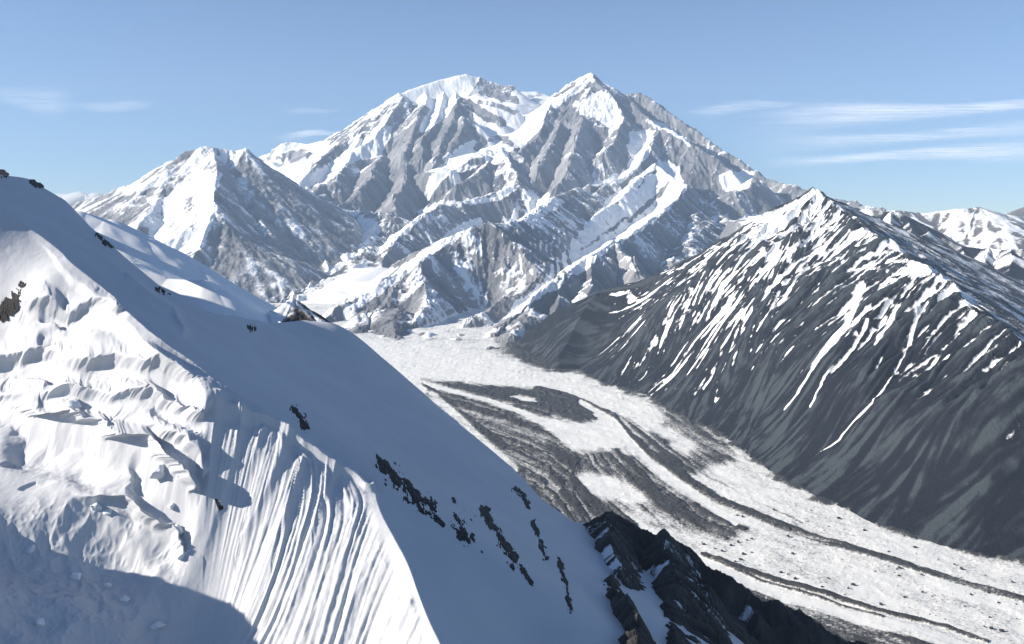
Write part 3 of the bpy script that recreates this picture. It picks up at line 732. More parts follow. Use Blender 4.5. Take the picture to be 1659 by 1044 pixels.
# ------------------------------------------------------------------ near snow ridge
FG = {}
def build_snow_ridge():
    rows = np.concatenate([np.arange(690, 830, 1.4), np.arange(830, 1080, 0.55), np.arange(1080, 1300, 1.3), np.geomspace(1300, 3000, 260)])
    G = Grid(-520, 1420, 1500, rows)
    sc = 500.0
    # shaded far side: plane falling right, lowered past its outer edge
    def plane(px, py):
        a = (px - CX) / FPX; b = (py - HY) / FPX
        return 263.0 / (b - 0.588 * a - 0.09)
    B = []
    crest = [(-250, 215), (-100, 285), (0, 342), (50, 372), (100, 410), (180, 480), (230, 528), (260, 553), (330, 600), (400, 650), (460, 685), (540, 738), (598, 775)]
    for c in crest:
        B.append((c[0], c[1], plane(*c)))
    for c in [(200, 440), (300, 540), (420, 600), (500, 620), (560, 640), (640, 720), (700, 740), (800, 800), (330, 520), (440, 545), (860, 900), (780, 860)]:
        B.append((c[0], c[1], plane(*c)))
    edge = [(-250, 190), (-100, 240), (0, 283), (45, 290), (105, 325), (146, 367), (201, 416), (272, 474), (345, 508), (391, 514), (440, 524), (500, 520), (540, 524), (575, 542), (620, 580), (690, 640), (760, 700), (830, 757), (880, 810), (930, 845), (958, 846)]
    for c in edge:
        B.append((c[0], c[1], min(plane(*c), 1900)))
    edge += [(1000, 880), (1100, 960), (1200, 1040), (1500, 1300)]
    # nose, its shaded flank, and the crest in front of the far slope
    for c in [(640, 797, 1002), (720, 852, 990), (790, 900, 966), (850, 942, 950), (920, 990, 938), (980, 1040, 920), (1060, 1110, 905),
              (650, 830, 970), (700, 900, 912), (760, 960, 888), (850, 1044, 880), (760, 1044, 832), (730, 1044, 808),
              (900, 930, 1056), (980, 920, 1246), (1000, 1000, 1027), (900, 880, 1230), (1080, 1020, 1060)]:
        B.append(c)
    P = np.array([W(*b) for b in B])
    fitB = tps_fit(P[:, :2] / sc, P[:, 2], 0.0003)
    # sunlit near side
    A = [(c[0], c[1], plane(*c)) for c in crest]
    A += [(612, 795, 978), (650, 880, 897), (672, 910, 874), (692, 935, 852), (708, 985, 824), (716, 1044, 796),
          (560, 850, 928), (600, 950, 872), (620, 1044, 828), (500, 820, 946), (520, 950, 880), (500, 1044, 842), (440, 760, 970), (440, 900, 912), (400, 1044, 862),
          (380, 720, 982), (350, 840, 943), (340, 940, 915), (320, 1044, 885), (360, 680, 996),
          (330, 640, 1003), (322, 740, 970), (310, 850, 936), (298, 960, 908),
          (-100, 400, 1200), (0, 450, 1185), (60, 480, 1150), (150, 545, 1085), (230, 580, 1050), (280, 610, 1035), (50, 590, 1115), (0, 600, 1125), (150, 620, 1065), (250, 660, 1018), (0, 660, 1085), (120, 680, 1040), (220, 715, 998), (290, 740, 968),
          (0, 710, 1050), (100, 735, 1020), (185, 800, 962), (0, 780, 985), (100, 815, 955), (0, 860, 920), (225, 830, 950), (262, 885, 940),
          (0, 915, 900), (100, 900, 925), (190, 895, 942), (0, 960, 848), (100, 970, 868), (200, 980, 885), (0, 1044, 800), (120, 1044, 828), (240, 1044, 864),
          (-200, 500, 1180), (-200, 650, 1090), (-200, 800, 950), (-300, 700, 1000)]
    PA = [W(*a) for a in A]
    # unseen shoulder, added outside the left edge to shade the hollow
    PA += [(-650, 720, -196), (-650, 780, -196), (-650, 860, -200), (-700, 920, -300), (-640, 690, -196), (-760, 780, -196)]
    PA = np.array(PA)
    fitA = tps_fit(PA[:, :2] / sc, PA[:, 2], 0.001)
    zB = tps_eval(fitB, G.X / sc, G.Y / sc)
    zA = tps_eval(fitA, G.X / sc, G.Y / sc)
    # past its outer edge the far side drops to the ice
    ep = np.array([(c[0], c[1], min(plane(*c), 1900)) for c in edge])
    ye = np.interp(G.px, ep[:, 0], ep[:, 2]); be = (HY - np.interp(G.px, ep[:, 0], ep[:, 1])) / FPX
    over = np.maximum(0, G.Y - ye[None] - 6 * fbm(G.X, G.Y * 0, 60, 3, 2))
    zedge = be[None] * G.Y - 0.10 * over - 0.75 * over ** 2 / (over + 160)
    zB = np.where(over > 0, np.minimum(zedge, zB), zB)
    zB = np.minimum(zB, be[None] * G.Y + 1.0)
    Z = np.minimum(zA, zB)
    FG['fitA'], FG['fitB'], FG['sc'] = fitA, fitB, sc
    isA = sstep(-1.5, 1.5, zB - zA)
    out = np.repeat((G.px < -60)[None], G.nr, 0)
    cap = np.interp(G.Y, [690, 780, 870, 925, 970, 1100, 1300, 1700, 2200], [-196, -196, -200, -285, -310, -200, 40, 180, 0])  # caps the unseen land to set how far the added shadow reaches
    cap = cap - 0.5 * np.maximum(0, -680 - G.X) * sstep(1000, 800, G.Y)
    Z = np.where(out, np.minimum(Z, cap) + 16 * fbm(G.X, G.Y, 55, 4, 2, 0.55, True) * sstep(-60, -140, G.px)[None], Z)
    PX = np.repeat(G.px[None], G.nr, 0); PY = HY - Z / G.Y * FPX
    G.Z = Z
    Zc = 3.2 * fbm(G.X, G.Y, 22, 4, 6, 0.55) * np.exp(-(np.abs(zB - zA) / 9.0)) * sstep(150, 320, PX) * (PY < 800)
    Z = Z + Zc + 1.6 * fbm(G.X, G.Y, 150, 3, 1) * (1 - isA)
    # wind packed bench along the crest, breaking off above the flutes
    cm = (PX > 60) & (PX < 680) & (isA > 0.02)
    dc, tc = polydist(PX[cm], PY[cm] + 5 * fbm(G.X[cm], G.Y[cm], 40, 3, 2), crest)
    wb = np.interp(PX[cm], [60, 140, 260, 330, 420, 520, 600, 660], [10, 26, 40, 36, 26, 18, 12, 6]) * (1 + 0.5 * fbm(G.X[cm], G.Y[cm], 60, 3, 4))
    Z[cm] += np.interp(PX[cm], [60, 140, 300, 420, 600, 660], [0, 6, 12, 9, 6, 0]) * np.clip(dc / wb, 0, 1) * sstep(1.5, 0.95, dc / wb)
    # wind texture and undulation
    und = fbm(G.X, G.Y, 90, 4, 2)
    Z = Z + 2.2 * und * (0.4 + 0.6 * isA) * sstep(0, 25, np.abs(zB - zA) + 4)
    # ribs: a long windward side and a short steep lee side
    def rib(pts, h, wl, wr, taper=1.0):
        nonlocal Z
        m = (PX > min(p[0] for p in pts) - 90) & (PX < max(p[0] for p in pts) + 90) & (PY > min(p[1] for p in pts) - 60) & (PY < max(p[1] for p in pts) + 60)
        wob = 3 * fbm(G.X[m], G.Y[m], 30, 3, 2)
        px, py = PX[m] + wob, PY[m]
        d, t = polydist(px, py, pts)
        P_ = np.array(pts); o = np.argsort(P_[:, 1])
        side = px - np.interp(py, P_[o, 1], P_[o, 0])
        w = np.where(side < 0, wl, wr)
        g = h * np.exp(-(d / w) ** 1.5) * (1 - taper * t * 0.7) * sstep(0, 0.12, t + 0.02)
        Z[m] += g
    rib([(398, 664), (386, 715), (368, 785), (345, 850), (330, 900)], 8.0, 26, 7)
    rib([(472, 696), (446, 765), (415, 830), (380, 900)], 8.5, 30, 8)
    rib([(492, 742), (476, 795), (458, 850), (440, 910)], 6.5, 18, 6)
    rib([(545, 755), (528, 800), (505, 860)], 5.0, 16, 6)
    rib([(430, 690), (412, 740), (395, 790)], 5.0, 14, 5)
    rib([(360, 640), (350, 690), (342, 740), (334, 800)], 6.0, 16, 6)
    rib([(201, 445), (241, 481), (281, 505), (300, 541)], 5.0, 7, 6, 0)
    rib([(90, 332), (180, 425), (225, 478), (285, 545)], 3.0, 20, 14, 0)
    rib([(60, 345), (140, 430), (200, 488), (262, 548)], 2.0, 14, 10, 0)
    def scoop(x, y, rx, ry, dep, rot=0.0):
        nonlocal Z
        m = (np.abs(PX - x) < 2 * max(rx, ry)) & (np.abs(PY - y) < 2 * max(rx, ry)) & (G.Y < 1350)
        c, sn = math.cos(rot), math.sin(rot)
        u = (PX[m] - x + 6 * fbm(G.X[m], G.Y[m], 25, 3, 3)) ; v = PY[m] - y
        u, v = (c * u + sn * v) / rx, (-sn * u + c * v) / ry
        r = np.sqrt(u * u + v * v)
        rim = np.where(u < 0, sstep(1.05, 0.72, r), sstep(1.15, 0.2, r))
        Z[m] -= 1.5 * dep * rim
    for a in ((100, 505, 40, 22, 6, 0.1), (72, 548, 26, 12, 4, -0.5), (62, 600, 50, 12, 4, 0.1), (220, 745, 30, 18, 6, 0.6), (25, 745, 26, 8, 3, -0.3), (60, 785, 30, 7, 2, -0.3)):
        scoop(*a)
    # ice walls that break the sunlit snow into steps; their lips hang over
    lean = np.zeros(Z.shape)
    def scarp(pts, h, w, run):
        nonlocal Z
        xs = [p[0] for p in pts]; ys = [p[1] for p in pts]
        m = (PX > xs[0] - 40) & (PX < xs[-1] + 40) & (isA > 0.5) & (G.Y < 1300)
        px = PX[m] + 7 * fbm(G.X[m], G.Y[m], 40, 4, 4); py = PY[m] + 11 * fbm(G.X[m], G.Y[m], 34, 4, 1, 0.55)
        dy = py - np.interp(px, xs, ys)
        amp = sstep(xs[0] - 25, xs[0] + 20, px) * sstep(xs[-1] + 25, xs[-1] - 20, px) * (0.75 + 0.5 * fbm(G.X[m], G.Y[m], 60, 3, 6))
        Z[m] -= h * amp * sstep(0, w, dy) * sstep(w * 1.3 + run, w * 1.3, dy)
        Z[m] += 0.15 * h * amp * np.exp(-(dy / 7.0) ** 2)
        lean[m] += 1.6 * h * amp * sstep(-26, -3, dy) * sstep(9, -1, dy)
    for a in (([(40, 492), (75, 482), (110, 500), (150, 488), (190, 500)], 13, 14, 40),
              ([(-60, 590), (0, 583), (60, 568), (120, 580), (190, 570), (250, 585), (310, 622)], 13, 12, 40),
              ([(-60, 632), (0, 640), (50, 630), (110, 622), (170, 638), (230, 622), (280, 648), (325, 668)], 12, 12, 35),
              ([(20, 648), (60, 655), (110, 668), (150, 690), (200, 702), (250, 735), (300, 790)], 30, 38, 80),
              ([(230, 690), (270, 700), (310, 730), (325, 760)], 10, 12, 30),
              ([(140, 805), (190, 790), (240, 830), (290, 890)], 12, 14, 60)):
        scarp(*a)
    # flutes on the steep sunlit face
    flz = sstep(310, 400, PX + 40 * fbm(G.X, G.Y, 60, 3, 1)) * isA * sstep(690, 640, PX - (PY - 900) * 0.25)
    f1 = G.fall_noise(Z, 13, 3.5, 16, 1)
    f2 = G.fall_noise(Z, 3.8, 2.0, 28, 3)
    fade = sstep(3, 16, zB - zA)
    Z = Z + flz * fade * (0.8 * f1 + 1.5 * f2)
    G.Z = Z
    # broken steps on the upper left
    stepz = polysoft(PX, PY, [(-60, 500), (60, 480), (150, 560), (260, 620), (330, 650), (322, 720), (326, 900), (250, 900), (190, 770), (90, 710), (-60, 700)], 25) * isA
    blk = fbm(G.X, G.Y, 42, 4, 4, 0.55, True)
    dune = fbm(G.X * 0.8 + G.Y * 0.6, (G.Y * 0.8 - G.X * 0.6) * 1.6, 46, 4, 1, 0.5)
    Z = Z + stepz * (7.0 * dune + 2.2 * blk)
    FG['shift'] = stepz * 12.0 * np.clip(dune + 0.3, 0, 1)        # drifts lean over to their lee side
    hollow = polysoft(PX, PY, [(-80, 840), (180, 800), (300, 860), (310, 1100), (-80, 1100)], 30) * isA
    Z = Z + hollow * 6.0 * fbm(G.X, G.Y, 45, 4, 5, 0.55, True)
    Z = Z + 0.35 * fbm(G.X, G.Y, 9, 3, 3) * (0.3 + isA)
    G.Z = Z
    FG['PX'] = PX
    k = NT('wind_packed_snow')
    p = k.pos()
    n1 = k.noise(1 / 2.2, 5, 0.6, p); n2 = k.noise(1 / 40.0, 4, 0.6, p)
    n3 = k.noise(1 / 130.0, 5, 0.6, p, 0.5)
    n2 = k.math('MULTIPLY_ADD', n3, 0.6, k.math('MULTIPLY', n2, 0.4))
    n2 = k.node('ShaderNodeMapRange', {'Value': n2, 'From Min': 0.35, 'From Max': 0.65}).outputs[0]
    col = k.mix(n2, (0.44, 0.46, 0.51), (0.51, 0.53, 0.565))
    k.out(col, 0.6, n1, 0.25, 0.5, 0.25)
    X0, Y0 = G.X, G.Y
    G.X = G.X + FG['shift'] + 0.65 * lean; G.Y = G.Y - 0.75 * lean
    o = grid_mesh('snow_ridge', G, k.m, {}, Z > -1060 / NEAR, unit=NEAR)
    tag(o, 'near snow ridge, fluted sunlit face on the left of its crest, blue shaded slope on the right', 'snow ridge', 'structure')
    G.X, G.Y = X0, Y0
    FG['G'] = G
    FG['mat'] = k.m

# ------------------------------------------------------------------ shoulder behind it and rock buttress
def build_buttress():
    G = Grid(880, 1750, 760, np.concatenate([np.arange(850, 1300, 1.2), np.arange(1300, 1800, 2.0)]))
    R = [dict(p=[(955, 850, 1500), (973, 829, 1480), (1002, 852, 1470), (1045, 866, 1460), (1066, 861, 1450), (1120, 906, 1440), (1200, 950, 1420), (1290, 988, 1400), (1400, 1042, 1380), (1560, 1130, 1350)], s=(1.0, 0.9, 1.05, 0.9), snow=(0.5, 0.25, 0.2, 0.5), r=4, c=0.1),
         dict(p=[(973, 829, 1480), (985, 900, 1290), (1005, 980, 1050), (1030, 1060, 900)], s=(0.9, 1.0, 1.0, 0.9), snow=(0.7, 0.1, 0.2, 0.3), r=3, c=0),
         dict(p=[(1072, 866, 1445), (1090, 930, 1330), (1104, 1000, 1130), (1125, 1070, 980)], s=(0.8, 0.9, 0.95, 0.9), snow=(0.2, 0.1, 0.1, 0.2), r=8, c=0),
         dict(p=[(1130, 910, 1440), (1150, 980, 1300), (1170, 1060, 1100)], s=(1.0, 1.1, 1.0, 0.9), snow=(0.5, 0.1, 0.2, 0.3), r=3, c=0),
         dict(p=[(1215, 955, 1420), (1235, 1010, 1350), (1250, 1080, 1280)], s=(1.0, 1.1, 1.0, 0.9), snow=(0.5, 0.2, 0.2, 0.3), r=3, c=0)]
    Z, S = roofs(G, R, warp=34, wl=120, seed=1, L=200)
    r1 = G.fall_noise(Z, 34, 5, 14, 2); r2 = G.fall_noise(Z, 8, 2.5, 12, 4)
    rid = fbm(G.X, G.Y, 70, 5, 3, 0.6, True); fine = fbm(G.X, G.Y, 16, 4, 1, 0.6, True)
    Z = Z + 2.4 * r1 + 1.6 * r2 + 9 * rid + 2.6 * fine
    G.Z = Z
    m = alpine_material('black_crag_and_snow', (0.012, 0.012, 0.014), (0.028, 0.027, 0.028), (0.06, 0.056, 0.052), 5.0, bump_d=2.5)
    o = grid_mesh('rock_buttress', G, m, {'snow': 0.4 * S + 0.02 - 0.15 * r1 - 0.13 * r2 + 0.15 * fine, 'tone': 0.4 + 0.12 * r2 + 0.2 * fine}, Z > -1060 / NEAR, unit=NEAR)
    tag(o, 'black rocky buttress with blue snow gullies below the near snow slope', 'crag', 'structure')

    G = Grid(60, 660, 520, np.concatenate([np.arange(1750, 2500, 3.0)]))
    R = [dict(p=[(60, 330, 2172), (125, 342, 2133), (177, 355, 2133), (235, 386, 2117), (315, 432, 2094), (360, 463, 2070), (391, 502, 2022), (425, 520, 1975)], s=(0.5, 0.6, 0.55, 0.8), snow=(1.5, 1.5, 1.5, 1.5), r=25, c=0),
         dict(p=[(215, 425, 1959), (275, 452, 1943), (330, 455, 1936), (355, 470, 1928)], s=(0.4, 0.7, 0.75, 0.25), snow=(1.5,) * 4, r=12, c=0),
         dict(p=[(420, 514, 1991), (450, 504, 1983), (478, 489, 1975), (498, 505, 1959), (520, 518, 1943), (560, 540, 1912)], s=(0.5, 0.6, 0.6, 0.8), snow=(0.95, 0.0, 0.25, 0.3), r=3, c=0)]
    Z, S = roofs(G, R, warp=14, wl=160, seed=6, L=300)
    r1 = G.fall_noise(Z, 24, 6, 12, 2)
    fine = fbm(G.X, G.Y, 30, 4, 2, 0.6, True)
    rock = S < 0.9
    Z = Z - 2.5 * np.maximum(0, G.px[None] - 575)
    Z = Z + 3.0 * fbm(G.X, G.Y, 120, 3, 3) + np.where(rock, 2.0 * r1 + 4 * fine, 0.6 * r1)
    G.Z = Z
    o = grid_mesh('snow_shoulder', G, alpine_material('shoulder_snow_and_rock', (0.02, 0.02, 0.022), (0.04, 0.038, 0.04), (0.08, 0.075, 0.07), 8.0, bump_d=2.0), {'snow': S + 0.15 * r1 + 0.1 * fine, 'tone': 0.4 + 0.2 * fine}, Z > -1000, unit=NEAR)
    tag(o, 'smooth shaded snow shoulder with a small rock tip, between the near ridge and left mountain', 'snow shoulder', 'structure')

def build_ground():
    k = NT('valley_gravel')
    k.out(k.ramp(k.noise(1 / 200.0, 5, 0.6, k.pos()), [(0.3, (0.10, 0.10, 0.10)), (0.7, (0.22, 0.21, 0.20))]), 0.9)
    s = 15500.0
    co = [(-s, -1400, -1130), (s, -1400, -1130), (s, 26500, -1130), (-s, 26500, -1130)]
    o = mesh_np('ground', co, [[0, 1, 2, 3]], k.m)
    tag(o, 'grey gravel valley floor under the glacier', 'ground', 'structure')

def build_haze():
    m = bpy.data.materials.new('pale_air'); m.use_nodes = True
    nt = m.node_tree
    nt.nodes.remove(nt.nodes['Principled BSDF'])
    v = nt.nodes.new('ShaderNodeVolumePrincipled')
    v.inputs['Color'].default_value = (0.50, 0.70, 1.0, 1)
    v.inputs['Density'].default_value = 2.1e-5
    v.inputs['Anisotropy'].default_value = 0.0
    nt.links.new(v.outputs[0], nt.nodes['Material Output'].inputs['Volume'])
    x, y0, y1, z0, z1 = 16000.0, -1600.0, 27000.0, -1131.5, 4300.0
    co = [(-x, y0, z0), (x, y0, z0), (x, y1, z0), (-x, y1, z0), (-x, y0, z1), (x, y0, z1), (x, y1, z1), (-x, y1, z1)]
    f = [[0, 3, 2, 1], [4, 5, 6, 7], [0, 1, 5, 4], [1, 2, 6, 5], [2, 3, 7, 6], [3, 0, 4, 7]]
    o = mesh_np('haze', co, f, m, smooth=False)
    tag(o, 'thin pale blue air between the near ridge and the far mountains', 'haze', 'stuff')

# ------------------------------------------------------------------ things on the near ridge
def surf(px, py):
    """point of the near ridge seen at photo position (px, py)"""
    G = FG['G']
    if 'run' not in FG:
        FG['run'] = np.minimum.accumulate(HY - G.Z / G.Y * FPX, axis=0)
    px = np.asarray(px, float); py = np.asarray(py, float)
    out = np.zeros(px.shape + (3,))
    ii = np.clip(np.round((px - G.px[0]) / (G.px[1] - G.px[0])).astype(int), 0, G.nc - 1)
    for idx in np.ndindex(px.shape):
        i = ii[idx]; m = FG['run'][:, i]
        j = int(np.clip(np.searchsorted(-m, -py[idx]), 1, G.nr - 1))
        a, b = m[j - 1], m[j]
        f = np.clip((a - py[idx]) / (a - b + 1e-9), 0, 1)
        Y = G.Yr[j - 1] + f * (G.Yr[j] - G.Yr[j - 1])
        out[idx] = W(px[idx], py[idx], Y)
    return out

def rock_mat():
    k = NT('black_schist')
    p = k.pos()
    n = k.noise(1 / 1.6, 6, 0.7, p); n2 = k.noise(1 / 9.0, 4, 0.6, p)
    rock = k.ramp(n2, [(0.3, (0.008, 0.008, 0.010)), (0.7, (0.032, 0.030, 0.032))])
    nz = k.node('ShaderNodeSeparateXYZ', {0: k.node('ShaderNodeNewGeometry').outputs['Normal']}).outputs[2]
    sn = k.node('ShaderNodeMapRange', {'Value': k.math('ADD', nz, k.math('MULTIPLY', k.math('SUBTRACT', n, 0.5), 1.4)), 'From Min': 1.18, 'From Max': 1.35}).outputs[0]
    return k.out(k.mix(sn, rock, (0.66, 0.70, 0.76)), 0.8, n, 0.7, 1.2, 0.2)

def outcrop(spine, width, h, label, seed, m, ragged=0.75):
    xs = [p[0] for p in spine]; ys = [p[1] for p in spine]
    pad = width * 1.6
    nx = int(np.clip((max(xs) - min(xs) + 2 * pad) / 0.9, 16, 110)); ny = int(np.clip((max(ys) - min(ys) + 2 * pad) / 0.9, 16, 110))
    gx, gy = np.meshgrid(np.linspace(min(xs) - pad, max(xs) + pad, nx), np.linspace(max(ys) + pad, min(ys) - pad, ny))
    P = surf(gx, gy)
    d, t = polydist(gx, gy, spine)
    c, sn = math.cos(0.9), math.sin(0.9)
    a, b = c * gx + sn * gy, -sn * gx + c * gy
    n = fbm(a * 0.6, b * 1.5, width * 0.8 + 3, 4, seed, 0.6) + 0.25 * fbm(gx, gy, 5.0, 3, seed + 1, 0.6)
    n2 = fbm(a * 0.5, b * 1.6, 5.0, 3, seed + 2, 0.6)
    q = 1 - d / width + ragged * n * 2.0 + 0.55 * n2
    if width > 6:
        q = q - 0.25
    hh = 0.4 * h * np.clip(q, -0.8, 0.7) + h * 0.3 * fbm(a, b * 2, 6.0, 3, seed + 2, 0.5, True) * sstep(0, 0.3, q)
    du = np.gradient(P, axis=1); dv = np.gradient(P, axis=0)
    N = np.cross(du, dv); N /= np.linalg.norm(N, axis=-1, keepdims=True) + 1e-9
    N[N[..., 2] < 0] *= -1
    N = np.array([0.45, -0.2, 0.85]) + 0 * N
    N /= np.linalg.norm(N[0, 0])
    Q = P + N * hh[..., None]
    keep = (q > -0.25)
    f = grid_faces(ny, nx, keep)
    used = np.zeros(ny * nx, bool); used[f.ravel()] = True
    idx = np.cumsum(used) - 1
    if not used.any():
        return
    o = mesh_np('rock_outcrop', Q.reshape(-1, 3)[used] * NEAR, idx[f], m, smooth=False)
    tag(o, label, 'rock outcrop', 'thing', 'black rocks breaking through the snow slope')

OUTCROPS = [
    ([(622, 756), (636, 768), (654, 786), (672, 803), (694, 824)], 15, 4, 'largest black rock band on the shaded slope, just right of the crest notch'),
    ([(704, 838), (716, 848)], 5, 3, 'narrow black rock sliver below the largest black band'),
    ([(741, 842), (752, 862), (762, 880)], 14, 4, 'rounded black rock clump right of the crest, below the narrow sliver'),
    ([(782, 822), (800, 852), (818, 888), (832, 912)], 9, 3, 'long ragged black rock streak running down the middle of the shaded slope'),
    ([(842, 915), (862, 945)], 3.6, 2, 'small black rock rib at the foot of the long ragged streak'),
    ([(832, 792), (845, 798), (856, 822)], 3.6, 2, 'small black rock tail under the slope edge, highest of the right hand specks'),
    ([(864, 845), (876, 880), (884, 905)], 3.6, 2, 'thin black rock string below the small tail near the slope edge'),
    ([(905, 905), (918, 950), (925, 990)], 3.6, 2, 'black rock string beside the rocky buttress'),
    ([(478, 662), (488, 680), (494, 692)], 6, 2.5, 'feathery dark rock patch above the crest, halfway along the slope'),
    ([(259, 466), (266, 474)], 8, 4, 'dark rock knob on the upper slope edge beside a lit snow patch'),
    ([(158, 380), (163, 385)], 5, 3, 'higher of two dark rocks near the top of the ridge'),
    ([(173, 394), (179, 398)], 5, 3, 'lower of two dark rocks near the top of the ridge'),
    ([(0, 512), (20, 490), (40, 464)], 9, 3, 'dark rock band crossing the sunlit snow at the left edge'),
    ([(1, 281), (9, 285)], 4, 2, 'dark rock on the skyline at the very top left of the ridge'),
    ([(51, 297), (66, 304)], 4, 2, 'low dark rock strip on the rounded skyline of the ridge top'),
    ([(352, 812), (357, 824)], 3.5, 1.5, 'tiny dark rock poking out of the fluted face'),
    ([(735, 808), (737, 812)], 3, 2, 'isolated tiny dark rock alone on the smooth shaded slope'),
    ([(405, 528), (409, 534)], 4, 2, 'small dark rock on the far upper edge of the shaded slope'),
    ([(560, 838), (562, 842)], 0.1, 0.1, ''),
]

def build_outcrops():
    m = rock_mat()
    for q, (sp, w, h, lab) in enumerate(OUTCROPS):
        if lab:
            outcrop(sp, w, h, lab, q % 6, m)

BLOCKS = [(255, 768, 26, 'biggest square ice block standing in the shaded hollow'), (293, 771, 10, 'small ice block beside the biggest square one'), (278, 822, 9, 'little ice chip above the gully between two larger pieces'),
          (288, 862, 17, 'jagged ice block on the left rim of the gully'), (294, 902, 15, 'bright leaning ice splinter at the bottom of the gully rim'), (157, 822, 16, 'ice block under the snow terrace, left of the gully'),
          (176, 832, 11, 'flat ice lump touching the block under the terrace'), (49, 892, 15, 'lone ice block far left in the shaded hollow'), (123, 936, 14, 'long low ice lump in the middle of the shaded hollow'),
          (174, 951, 9, 'small lit ice piece right of the long low lump'), (201, 974, 12, 'pointed ice piece lowest of the diagonal trail'), (64, 1012, 15, 'ice block near the bottom left corner'),
          (256, 1018, 17, 'ragged ice block at the bottom beside the flutes'), (119, 660, 22, 'rough ice rubble heap among the snow steps'), (306, 704, 15, 'ice block where the snow steps meet the flutes'),
          (185, 690, 13, 'thin curved ice wall below the snow steps')]

def build_ice_blocks():
    k = NT('blue_white_ice')
    n = k.noise(1 / 1.5, 5, 0.65, k.pos())
    k.out(k.mix(n, (0.66, 0.70, 0.75), (0.76, 0.78, 0.80)), 0.55, n, 0.5, 0.6, 0.3)
    import bmesh
    for q, (px, py, size, lab) in enumerate(BLOCKS):
        rg = np.random.RandomState(40 + q)
        c = surf(np.array([px]), np.array([py]))[0]
        c = c * NEAR
        r = size * 0.62 * c[1] / FPX
        bm = bmesh.new()
        for _ in range(16):
            v = rg.normal(size=3); v /= np.linalg.norm(v)
            v *= np.array([1.15, 0.9, 0.85]) * (0.75 + 0.4 * rg.rand())
            bm.verts.new(v * r)
        bmesh.ops.convex_hull(bm, input=bm.verts)
        bmesh.ops.delete(bm, geom=[v for v in bm.verts if not v.link_faces], context='VERTS')
        bmesh.ops.subdivide_edges(bm, edges=bm.edges, cuts=5, use_grid_fill=True)
        bmesh.ops.triangulate(bm, faces=bm.faces)
        co = np.array([v.co[:] for v in bm.verts])
        d = fbm(co[:, 0] + co[:, 2] * 0.7, co[:, 1] - co[:, 2] * 0.6, r * 0.8, 4, q % 6, 0.6, True)
        for v, e in zip(bm.verts, d):
            v.co *= 1 + 0.22 * e
        me = bpy.data.meshes.new('ice_block'); bm.to_mesh(me); bm.free()
        me.materials.append(k.m)
        me.polygons.foreach_set('use_smooth', np.ones(len(me.polygons), bool))
        o = bpy.data.objects.new('ice_block', me)
        o.location = c + np.array([0, 0, r * 0.25]); COL.objects.link(o)
        tag(o, lab, 'ice block', 'thing', 'ice blocks below the snow steps')

def build_boulders():
    k = NT('dark_boulder')
    k.out(k.mix(k.noise(0.2, 4, 0.6, k.pos()), (0.02, 0.02, 0.022), (0.07, 0.07, 0.068)), 0.85)
    rg = np.random.RandomState(5)
    protos = []
    import bmesh
    for q in range(4):
        bm = bmesh.new(); bmesh.ops.create_icosphere(bm, subdivisions=2, radius=1)
        for v in bm.verts:
            v.co *= 0.8 + 0.45 * rg.rand(); v.co.z *= 0.7
        me = bpy.data.meshes.new('boulder'); bm.to_mesh(me); bm.free(); me.materials.append(k.m)
        protos.append(me)
    Ys = np.linspace(1800, 9000, 3000); pys = HY - valley_z(Ys) / Ys * FPX
    n = 0
    while n < 110:
        px = rg.uniform(1080, 1655); py = rg.uniform(820, 1035)
        lo = np.interp(px, [1080, 1194, 1370, 1546, 1660], [850, 915, 970, 1010, 1035]); hi = np.interp(px, [m[0] for m in MARGIN], [m[1] for m in MARGIN]) + 14
        if not hi < py < lo:
            continue
        Y = np.interp(-py, -pys, Ys)
        o = bpy.data.objects.new('boulder', protos[n % 4])
        x, y, _ = W(px, py, Y)
        r = rg.choice([1, 1, 1, 1.4, 1.9, 2.6]) * 1.8
        o.location = (x, y, float(valley_z(np.array(Y))) + 0.5 * r + 1.5); o.scale = (r * rg.uniform(1, 1.6), r, r); o.rotation_euler = (0, 0, rg.uniform(0, 6))
        COL.objects.link(o)
        tag(o, 'small dark boulder scattered on the white lower glacier', 'boulder', 'thing', 'dark boulders scattered on the white ice')
        n += 1

